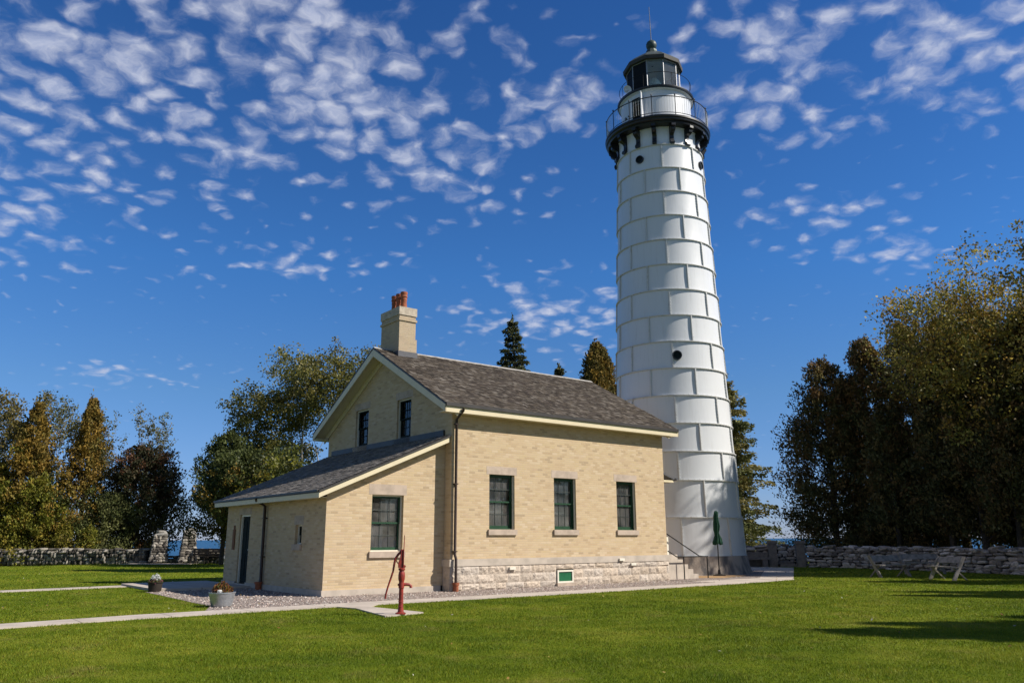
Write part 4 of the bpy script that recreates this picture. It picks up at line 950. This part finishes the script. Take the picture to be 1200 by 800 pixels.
# planters
def plant_leaves(root, n, r, z0, z1, pal, size, seed, name='foliage', m='petal', up=.6):
    rng = np.random.default_rng(seed); a = rng.uniform(0, 6.28, n); q = r*np.sqrt(rng.random(n)); z = z0+(z1-z0)*rng.random(n)**.8*(1-.6*(q/r)**2); c = np.stack([q*np.cos(a), q*np.sin(a), z], 1)
    ax = rng.normal(0, 1, (n, 3)); ax[:, 2] += up; ax /= np.linalg.norm(ax, axis=1)[:, None]; sd = np.cross(ax, rng.normal(0, 1, (n, 3))); sd /= np.linalg.norm(sd, axis=1)[:, None]; s = size*rng.uniform(.6, 1.4, (n, 1))
    V = np.stack([c-ax*s*.5, c+sd*s*.3, c+ax*s*.5, c-sd*s*.3], 1).reshape(-1, 3); pal = np.array(pal); return np_mesh(name, V, 4, m, pal[rng.integers(0, len(pal), n)]*rng.uniform(.7, 1.25, (n, 1)), root)
rt = thing('steel_planter', 'galvanized steel tub planter of russet flowers on the gravel', 'planter', (-6.28, 18.1, .01)); rt.scale = (.82, .82, .95)
m = MB(); m.lathe([(.0, .01), (.255, .01), (.262, .03), (.30, .15), (.302, .165), (.308, .175), (.33, .285), (.345, .29), (.345, .31), (.32, .31), (.30, .24)], n=40); m.build('tub', 'galvanized_steel', rt, smooth=35)
m = MB(); m.lathe([(.31, .255), (.01, .27)], n=24); m.build('soil', 'soil', rt)
plant_leaves(rt, 700, .27, .27, .56, [(.17, .07, .012), (.22, .11, .02), (.10, .035, .02), (.07, .085, .02), (.14, .05, .03)], .05, 61)
m = MB(); stone(m, (.02, -.24, .33), (.12, .09, .09), .2, random.Random(3), (.7, .69, .66)); m.build('pebble', 'rubble', rt, tint=True, smooth=40)
rt = thing('flower_pot', 'dark bucket pot of silver and pink flowers on the slab corner', 'planter', (-9.95, 23.25, .02))
m = MB(); m.lathe([(0, .0), (.165, .0), (.19, .22), (.205, .225), (.205, .245), (.185, .245), (.17, .2)], n=32); m.build('pot', 'dark_wood', rt, smooth=35)
m = MB(); m.lathe([(.18, .205), (.01, .22)], n=20); m.build('soil', 'soil', rt)
plant_leaves(rt, 420, .2, .22, .36, [(.09, .11, .03), (.22, .07, .10), (.14, .13, .05), (.06, .08, .02)], .05, 62); plant_leaves(rt, 350, .13, .28, .47, [(.55, .57, .56), (.45, .48, .46), (.62, .62, .60)], .045, 63, 'silver_foliage')

# ------------------------------------------------------------------ trees
def leaves(root, C, AX, L_, W_, T, m='leaf', name='crown'):
    n = len(C); rng = np.random.default_rng(n); AX = AX/np.linalg.norm(AX, axis=1)[:, None]; sd = np.cross(AX, rng.normal(0, 1, (n, 3))); sd /= np.linalg.norm(sd, axis=1)[:, None]+1e-9
    s = rng.uniform(.6, 1.35, (n, 1)); bend = np.cross(AX, sd)*s*L_*.12
    V = np.stack([C-AX*s*L_*.5, C+sd*s*W_*.5+bend, C+AX*s*L_*.5, C-sd*s*W_*.5+bend], 1).reshape(-1, 3); return np_mesh(name, V, 4, m, T, root)
def pick(rng, pal, n): pal = np.array(pal); return pal[rng.integers(0, len(pal), n)]
def conifer(name, label, x, y, h, r, seed, pal, top=None, kind='cedar', cb=.04, leaf=.17, dens=1.0, bark='bark', group=None, squat=.72, lump=.28, shape='cone', gain=1.0):
    z = float(gh(x, y)); h = h-z; rng = np.random.default_rng(seed); root = thing(name, label, 'tree', (x, y, z), 0, group); rg = random.Random(seed)
    tb = MB(); bend = [(rg.uniform(-.1, .1)*i*.3, rg.uniform(-.1, .1)*i*.3, h*i/6*.97) for i in range(7)]; tb.tube([(a, b, c-.3 if c == 0 else c) for a, b, c in bend], [.028*h*(1-i/6.4)*.62+.02 for i in range(7)], 8)
    C, A_, T = [], [], []; topc = top or pal; ph = rng.uniform(0, 6.28, 3)
    if kind == 'cedar':
        nb = int(46*h*dens*max(.7, r/2.2)**.7)
        for i in range(nb):
            t = rng.random()**.85; az = rng.uniform(0, 6.28); prof = (1-t)**squat*min(1, (t+.10)/.20)**.6 if shape == 'cone' else math.sqrt(max(.02, 1-((t-.45)/.56)**2))
            lm = 1+lump*math.sin(2*az+ph[0]+3*t)*math.sin(5*t+ph[1])+lump*.7*math.sin(5*az+9*t+ph[2])
            Lb = r*prof*lm*rng.uniform(.72, 1.1)+.12; zz = h*(cb+(1-cb)*t); d = np.array([math.cos(az), math.sin(az), 0])
            c0 = pick(rng, topc if (rng.random() < t*1.2) else pal, 1)[0]*rng.uniform(.7, 1.3); nk = 1+int(Lb/.75)
            if i % 9 == 0: tb.tube([(0, 0, zz-.25*Lb), tuple(d*Lb*.8+np.array([0, 0, zz+.1*Lb]))], [.03+.012*Lb, .01], 5)
            for k in range(nk):
                s = 1-(k+rng.random()*.7)/max(nk, 1)*.62; p = d*Lb*s+np.array([0, 0, zz+(.35*s*s-.15)*Lb*.6]); n = int(rng.uniform(16, 30)); rad = (.20+.09*Lb)*rng.uniform(.7, 1.2)
                q = rng.normal(0, 1, (n, 3)); q *= (rng.random((n, 1))**.33/np.linalg.norm(q, axis=1)[:, None])*np.array([rad, rad, rad*1.15]); C.append(p+q); A_.append(d*.5+np.array([0, 0, .7])+rng.normal(0, .55, (n, 3))); T.append(c0*rng.uniform(.75, 1.25, (n, 1)))
        # leader
        n = 60; q = rng.normal(0, 1, (n, 3))*np.array([.10, .10, .35]); C.append(q+np.array([bend[-1][0], bend[-1][1], h*.98])); A_.append(np.array([0, 0, 1])+rng.normal(0, .5, (n, 3))); T.append(pick(rng, topc, n))
    else:      # spruce: whorls of drooping boughs with gaps
        zz = h*cb+.3
        while zz < h*.985:
            t = (zz/h-cb)/(1-cb); nb = rg.randint(5, 8) if gain <= 1 else rg.randint(4, 6); a0 = rg.uniform(0, 6.28); rk = rg.uniform(.82, 1.12)
            for b in range(nb):
                az = a0+6.283*b/nb+rg.uniform(-.25, .25); d = np.array([math.cos(az), math.sin(az), 0]); sdv = np.array([-d[1], d[0], 0]); Lb = (r*(1-t)**squat*rk*rg.uniform(.6 if gain <= 1 else .45, 1.15)+.10); dr = .32*(1-t)*rg.uniform(.6, 1.3); c0 = pick(rng, pal, 1)[0]*rng.uniform(.75, 1.3)
                zb = zz+rg.uniform(-.12, .12)*(4 if gain > 1 else 1); path = lambda s: d*Lb*s+np.array([0, 0, zb-dr*Lb*s+.28*dr*Lb*s*s+(.25*Lb*s if t > .8 else 0)])
                tb.tube([tuple(path(.02)), tuple(path(.5)), tuple(path(.95))], [.02+.008*Lb, .014, .006], 4, cap=False)
                n = int((26+46*Lb)*dens); s = rng.uniform(.16, 1.0, n)**.8; lat = rng.normal(0, 1, n)*(.10+.16*Lb*np.sin(np.pi*np.clip(s, 0, 1)**.8)); pp = np.stack([path(q) for q in s])+sdv*lat[:, None]; pp[:, 2] += -np.abs(rng.normal(0, .10 if gain <= 1 else .22, n))-.08*np.abs(lat)+.04
                C.append(pp); A_.append(d*.8+sdv*np.sign(lat)[:, None]*.5+np.array([0, 0, -.25])+rng.normal(0, .35, (n, 3))); T.append(c0*rng.uniform(.7, 1.3, (n, 1)))
            zz += (.30+.26*(1-t))*rg.uniform(.8, 1.2)*max(.8, h/14)*(1 if gain <= 1 else .55)
        n = 40; C.append(rng.normal(0, 1, (n, 3))*np.array([.06, .06, .3])+np.array([0, 0, h*.98])); A_.append(np.array([0, 0, 1.])+rng.normal(0, .4, (n, 3))); T.append(pick(rng, pal, n))
    tb.build('trunk', bark, root, smooth=50); C = np.concatenate(C); sh = np.interp(C[:, 2]/h, [0, 1], [0, 1]); C[:, 0] += bend[-1][0]*sh; C[:, 1] += bend[-1][1]*sh
    C[:, 2] = np.maximum(C[:, 2], .05)
    leaves(root, C, np.concatenate(A_), leaf, leaf*.5, np.concatenate(T), 'needle'); return root
def broadleaf(name, label, x, y, h, spread, seed, pal, cbase=.25, leaf=.15, nleaf=26, bark='bark', levels=4, group=None, lean=(0, 0), clump=.42, forks=3, wild=.5, trunk=.03, keep=1.0, fill=None, fleaf=26):
    z = float(gh(x, y)); h = h-z; rg = random.Random(seed); rng = np.random.default_rng(seed); root = thing(name, label, 'tree', (x, y, z), 0, group); tb = MB(); C, A_, T = [], [], []
    def grow(p, d, ln, rad, lv):
        q = p.copy(); pts = [tuple(q)]; rr = [rad]; n = 4; dd = d.copy()
        for i in range(n):
            dd = (dd+Vector((rg.uniform(-1, 1), rg.uniform(-1, 1), rg.uniform(-.3, .6)))*.14*wild).normalized(); q = q+dd*ln/n; pts.append(tuple(q)); rr.append(max(.008, rad*(1-.42*(i+1)/n)))
        tb.tube(pts, rr, 7 if lv > 2 else 4, cap=False)
        if lv <= 2:
            c0 = np.array(rg.choice(pal))*rg.uniform(.7, 1.3)
            for i in range(1, n+1):
                if rg.random() > keep: continue
                m = int(nleaf*rg.uniform(.5, 1.3)); o = rng.normal(0, 1, (m, 3)); o *= rng.random((m, 1))**.4/np.linalg.norm(o, axis=1)[:, None]*clump*rg.uniform(.7, 1.25); o[:, 2] *= .75
                C.append(np.array(pts[i])+o); A_.append(rng.normal(0, 1, (m, 3))+np.array([0, 0, -.3])); T.append(c0*rng.uniform(.7, 1.35, (m, 1)))
        if lv == 0: return
        k = forks if lv > 1 else forks
        for j in range(k):
            f = .45+.55*(j+1)/k if lv < levels else .35+.65*(j+1)/k; i = min(n, max(1, int(round(f*n)))); bp = Vector(pts[i]); an = rg.uniform(0, 6.28)+j*2.4; side = Vector((math.cos(an), math.sin(an), 0)); nd = (dd*(.75 if j < k-1 else 1.1)+side*spread*(.9 if j < k-1 else .35)+Vector((0, 0, .12))).normalized()
            grow(bp, nd, ln*rg.uniform(.58, .80), rr[i]*.68, lv-1)
    tl = h*(cbase+.12); base = Vector((0, 0, -.3)); d0 = Vector((lean[0], lean[1], 1)).normalized(); grow(base, d0, tl, trunk*h*.5, levels)
    C = np.concatenate(C); mz = np.percentile(C[:, 2], 99.7); s = (h)/mz          # scale the grown tree to its measured height
    for i, v in enumerate(tb.v): tb.v[i] = (v[0]*s, v[1]*s, v[2]*s)
    C = C*s
    if fill:
        ex, ea, et = [], [], []
        for (cx, cy, cz, rx, rz, n) in fill:
            k = 0; ph = rng.uniform(0, 6.28, 3)
            while k < n:
                d = rng.normal(0, 1, 3); d /= np.linalg.norm(d); q = rng.random()**.42; lob = 1+.22*math.sin(3.1*d[0]*2+ph[0])+.18*math.sin(4.3*d[2]*2+ph[1])*math.sin(3*d[1]*2+ph[2])
                p = np.array([cx+d[0]*rx*q*lob, cy+d[1]*rx*q*lob, cz+d[2]*rz*q*lob]); k += 1
                if math.sin(p[0]*1.9+ph[1])+math.sin(p[1]*1.7+ph[2])+math.sin(p[2]*2.1+ph[0]) < -1.15: continue
                m = int(fleaf*rng.uniform(.5, 1.4)); o = rng.normal(0, 1, (m, 3)); o *= rng.random((m, 1))**.4/np.linalg.norm(o, axis=1)[:, None]*clump*rng.uniform(.7, 1.3); o[:, 2] *= .7
                ex.append(p+o); ea.append(rng.normal(0, 1, (m, 3))+np.array([0, 0, -.3])); et.append(np.array(rg.choice(pal))*rng.uniform(.65, 1.35)*rng.uniform(.7, 1.35, (m, 1)))
        C = np.concatenate([C]+ex); A_ += ea; T += et
    s = 1.0
    tb.build('trunk', bark, root, smooth=60); leaves(root, C*s, np.concatenate(A_), leaf, leaf*.72, np.concatenate(T), 'leaf'); return root
GRN = [(.068, .082, .022), (.080, .095, .024), (.055, .068, .02)]
ORG = [(.24, .15, .030), (.19, .13, .028), (.27, .17, .032), (.16, .125, .03)]
YGR = [(.16, .16, .02), (.19, .18, .024), (.12, .13, .02), (.21, .165, .025)]
DRK = [(.078, .078, .028), (.098, .086, .030), (.125, .09, .031), (.135, .084, .031)]
GL = 'trees along the left shore'; GR = 'trees behind the right stone wall'; GB = 'trees behind the house'
# left shore
conifer('cedar_tree', 'orange tinged cedar at the far left with yellow green lower boughs', -32.3, 54.5, 10.4, 2.35, 101, YGR+ORG[:1], ORG, squat=.62, group=GL, leaf=.19)
conifer('cedar_tree', 'broad yellow green cedar cut by the left picture edge', -34.6, 53.6, 6.6, 3.0, 102, YGR, YGR+ORG[:2], squat=.5, group=GL, leaf=.19)
conifer('cedar_tree', 'short yellow green cedar in front of the orange cedar', -31.2, 53.4, 5.4, 2.2, 120, YGR, YGR, squat=.5, group=GL, leaf=.18)
broadleaf('birch_tree', 'thin crowned birch rising behind the orange cedar at far left', -35.0, 59, 12.0, .45, 103, [(.115, .115, .035), (.10, .10, .033), (.15, .125, .04)], .35, .16, 15, 'pale_bark', 4, GL, clump=.5, keep=.9)
broadleaf('aspen_tree', 'sparse aspen at the extreme left picture edge', -36.9, 55, 11.5, .4, 104, [(.13, .11, .03), (.17, .13, .03)], .3, .17, 16, 'pale_bark', 4, GL)
conifer('cedar_tree', 'pointed golden brown cedar standing second from the left', -29.5, 56, 11.0, 2.8, 105, GRN+ORG[:3], ORG, squat=.75, group=GL, leaf=.19, dens=.8, lump=.45)
broadleaf('birch_tree', 'thin leaning birch with wispy top between golden cedar and dark tree', -28.2, 58.5, 11.2, .36, 106, [(.11, .115, .035), (.13, .12, .04)], .42, .15, 11, 'pale_bark', 4, GL, lean=(.05, 0), clump=.4, keep=.5, trunk=.016)
conifer('bushy_tree', 'dark round bushy tree with reddish top behind the rubble pier', -26.2, 57.5, 7.8, 2.55, 107, [(.032, .036, .017), (.042, .044, .02), (.055, .046, .022)], [(.10, .05, .026), (.05, .042, .022), (.042, .044, .02)], shape='round', group=GL, leaf=.19, cb=.06, dens=1.1, lump=.2)
conifer('willow_shrub', 'grey green bush beneath the golden cedar at left', -27.6, 55.5, 4.4, 1.9, 108, [(.10, .115, .04), (.125, .13, .045)], shape='round', group=GL, leaf=.15, dens=1.2)
conifer('young_cedar', 'small golden green young cedar just behind the left wall', -28.9, 53.2, 2.5, .85, 109, [(.19, .165, .02), (.15, .145, .02)], squat=.6, group=GL, leaf=.13, dens=1.3)
conifer('young_cedar', 'yellowish young cedar right of the small golden one', -27.6, 53.4, 2.1, .8, 110, YGR, squat=.55, group=GL, leaf=.13, dens=1.3)
# behind the house on the left
conifer('cedar_tree', 'dark green cedar mass left of the lean-to roof', -16.7, 47.5, 7.5, 2.1, 111, DRK[:3]+GRN, GRN, squat=.5, group=GB, cb=.2)
conifer('cedar_tree', 'golden edged cedar overhanging the slatted bench', -14.9, 46.0, 6.2, 2.5, 112, GRN+ORG[:3]+DRK[:2], GRN, shape='round', group=GB, cb=.34)
broadleaf('maple_tree', 'yellow green leafy maple just behind the lean-to roof', -12.6, 43.5, 6.4, .8, 113, YGR+GRN, .16, .16, 22, 'bark', 3, GB, clump=.5, fill=[(0, 0, 4.6, 2.0, 1.7, 200)])
broadleaf('aspen_tree', 'tall open crowned aspen with pale branches behind the lean-to', -14.7, 57, 14.3, .62, 114, [(.14, .14, .036), (.17, .16, .04), (.11, .115, .034), (.19, .16, .038)], .24, .17, 12, 'pale_bark', 5, GB, clump=.55, keep=.6, fill=[(.2, 0, 12.0, 3.7, 3.3, 520), (-3.0, 0, 9.6, 3.0, 2.6, 420), (-3.8, 0, 7.0, 2.5, 2.2, 260), (3.2, 0, 12.0, 3.2, 2.8, 300)], fleaf=26)
SPR = [(.085, .092, .042), (.105, .106, .045), (.07, .08, .038)]
conifer('spruce_tree', 'spruce tip with gaps standing above the main roof ridge', .18, 58, 17.6, 2.7, 115, SPR, kind='spruce', group=GB, leaf=.24, cb=.3)
conifer('spruce_tree', 'small spruce tip just clearing the roof ridge', 3.7, 62, 14.6, 2.3, 116, SPR, kind='spruce', group=GB, leaf=.24, cb=.45)
conifer('cedar_tree', 'bronze cedar between the roof end and the white lighthouse', 6.55, 60, 15.9, 3.3, 117, [(.15, .11, .03), (.125, .10, .03)], ORG+[(.12, .10, .03)], squat=.62, group=GB, leaf=.22, cb=.3)
conifer('spruce_tree', 'large drooping spruce rising right behind the lighthouse', 14.3, 54.5, 12.4, 4.0, 118, [(.15, .155, .05), (.19, .175, .055), (.11, .12, .042), (.22, .185, .06)], kind='spruce', group=GB, leaf=.20, dens=1.7, squat=.6, cb=.05, gain=1.5)
# right grove
C_ = DRK+[(.075, .075, .028)]; RU = DRK+[(.20, .11, .04), (.17, .11, .04), (.14, .115, .04)]
conifer('cedar_tree', 'dark cedar at the left edge of the right grove', 17.9, 45.5, 11.3, 2.8, 121, C_, RU, squat=.42, group=GR, cb=.06, lump=.35)
conifer('cedar_tree', 'dark rusty topped cedar second in the right grove', 20.0, 44.8, 12.4, 2.7, 122, C_, RU, squat=.5, group=GR, cb=.08)
conifer('cedar_tree', 'rust tipped narrow cedar beside the big birch at right', 21.6, 43.0, 12.8, 2.4, 123, RU, RU+ORG[:2], squat=.55, group=GR, cb=.1)
conifer('cedar_tree', 'dark cedar with bare trunk behind the birch at right', 22.3, 40.5, 12.4, 2.5, 124, C_, C_, squat=.5, group=GR, cb=.08)
conifer('cedar_tree', 'dark cedar half hidden by the birch near the right picture edge', 23.2, 38.0, 12.0, 2.5, 125, C_, C_, squat=.5, group=GR, cb=.09)
conifer('cedar_tree', 'dark cedar cut by the right picture edge', 23.4, 35.3, 11.5, 2.5, 126, C_, C_, squat=.5, group=GR, cb=.08)
BI = [(.30, .25, .046), (.24, .215, .044), (.36, .27, .05), (.18, .165, .044), (.34, .21, .042)]
broadleaf('birch_tree', 'tall yellowing birch leaning over the right stone wall', 22.9, 36.5, 14.4, .6, 127, BI, .24, .14, 12, 'bark', 5, GR, clump=.55, keep=.7, fill=[(-1.3, -.4, 11.4, 3.2, 3.4, 420), (-2.6, -.9, 8.6, 2.3, 2.5, 200), (-1.2, -.8, 6.4, 2.2, 1.8, 120), (1.6, 0, 9.5, 2.6, 3.4, 160)], fleaf=24)
broadleaf('birch_tree', 'second yellowing birch cut by the right picture edge', 23.6, 31.6, 15.4, .6, 128, BI, .24, .14, 12, 'bark', 5, GR, clump=.55, keep=.7, fill=[(0, 0, 11.4, 3.4, 4.2, 380), (-1.2, 0, 7.6, 2.4, 2.6, 140)], fleaf=24)
for (x, y, h, rr, sd, lb) in ((19.3, 41.2, 8.0, 1.5, 141, 'slender bare trunked cedar left of the benches behind the wall'), (20.6, 38.6, 9.0, 1.5, 142, 'slender bare trunked cedar above the middle bench'), (21.0, 36.6, 8.5, 1.5, 143, 'slender bare trunked cedar above the end on bench'), (21.3, 34.6, 9.0, 1.5, 144, 'slender bare trunked cedar close behind the wall near the right edge'), (22.6, 36.9, 9.0, 1.5, 145, 'slender bare trunked cedar deep in the right grove')):
    conifer('cedar_tree', lb, x, y, h, rr, sd, C_, C_, squat=.45, group=GR, cb=.15)
for (x, y, h, rr, sd, lb) in ((18.9, 43.2, 1.9, 1.3, 151, 'low dark undergrowth bush under the left end of the right grove'), (20.8, 41.0, 1.7, 1.4, 152, 'low dark undergrowth bush behind the middle of the right wall'), (23.8, 37.0, 1.9, 1.5, 153, 'low dark undergrowth bush deep under the cedars at right'), (25.0, 34.0, 1.8, 1.5, 154, 'low dark undergrowth bush under the birches at the right edge')):
    conifer('undergrowth_bush', lb, x, y, h, rr, sd, DRK, DRK, shape='round', leaf=.14, dens=1.6)
broadleaf('shore_bush', 'small leafy bush behind the gap between square stone posts', 15.0, 44.0, 1.75, .8, 131, [(.07, .09, .028)], .2, .10, 20, 'bark', 2, None, clump=.5)
broadleaf('shore_bush', 'dark low bush over the wall left of the grove', 17.0, 43.5, 1.6, .9, 132, DRK, .2, .10, 26, 'bark', 2, None, clump=.6)
broadleaf('shore_bush', 'dark green bush behind the slatted bench at left', -17.2, 51.6, 1.9, .9, 133, GRN, .2, .12, 26, 'bark', 2, None, clump=.6, fill=[(0, 0, 1.0, 1.3, .8, 60)])
# trees standing on the sun side, whose shadows reach the lawn
def copy_tree(src, loc, rz, sc, label):
    r = src.copy(); COL.objects.link(r); r.location = loc; r.rotation_euler = (0, 0, rz); r.scale = (sc, sc, sc); r['label'] = label; r['group'] = 'trees out of frame on the sun side'
    for ch in list(src.children): c = ch.copy(); COL.objects.link(c); c.parent = r
    return r
spr = [o for o in bpy.data.objects if o.parent is None and 'roof ridge' in o.get('label', '') and 'gaps' in o.get('label', '')][0]
for i, (x, y, s) in enumerate(((19.6, 10.1, .75), (21.4, 11.2, .8), (22.4, 9.6, .9), (25.6, 12.2, .85), (24.6, 18.0, .78), (27.0, 18.9, .85), (28.0, 17.2, .85))):
    copy_tree(spr, (x, y, 0), 2.1*i, s, 'spruce outside the right edge that throws broken shade on the lawn')
src = [o for o in bpy.data.objects if o.parent is None and o.name.startswith('cedar_tree') and 'bare trunk' in o.get('label', '')][0]
for i, (x, y, s) in enumerate(((27.5, 24.5, 1.1), (31.0, 27.0, 1.1), (25.6, 30.2, 1.5))):
    copy_tree(src, (x, y, 0), i*1.3, s, 'cedar outside the right edge that throws shade on the lawn')
scn.render.engine = 'CYCLES'
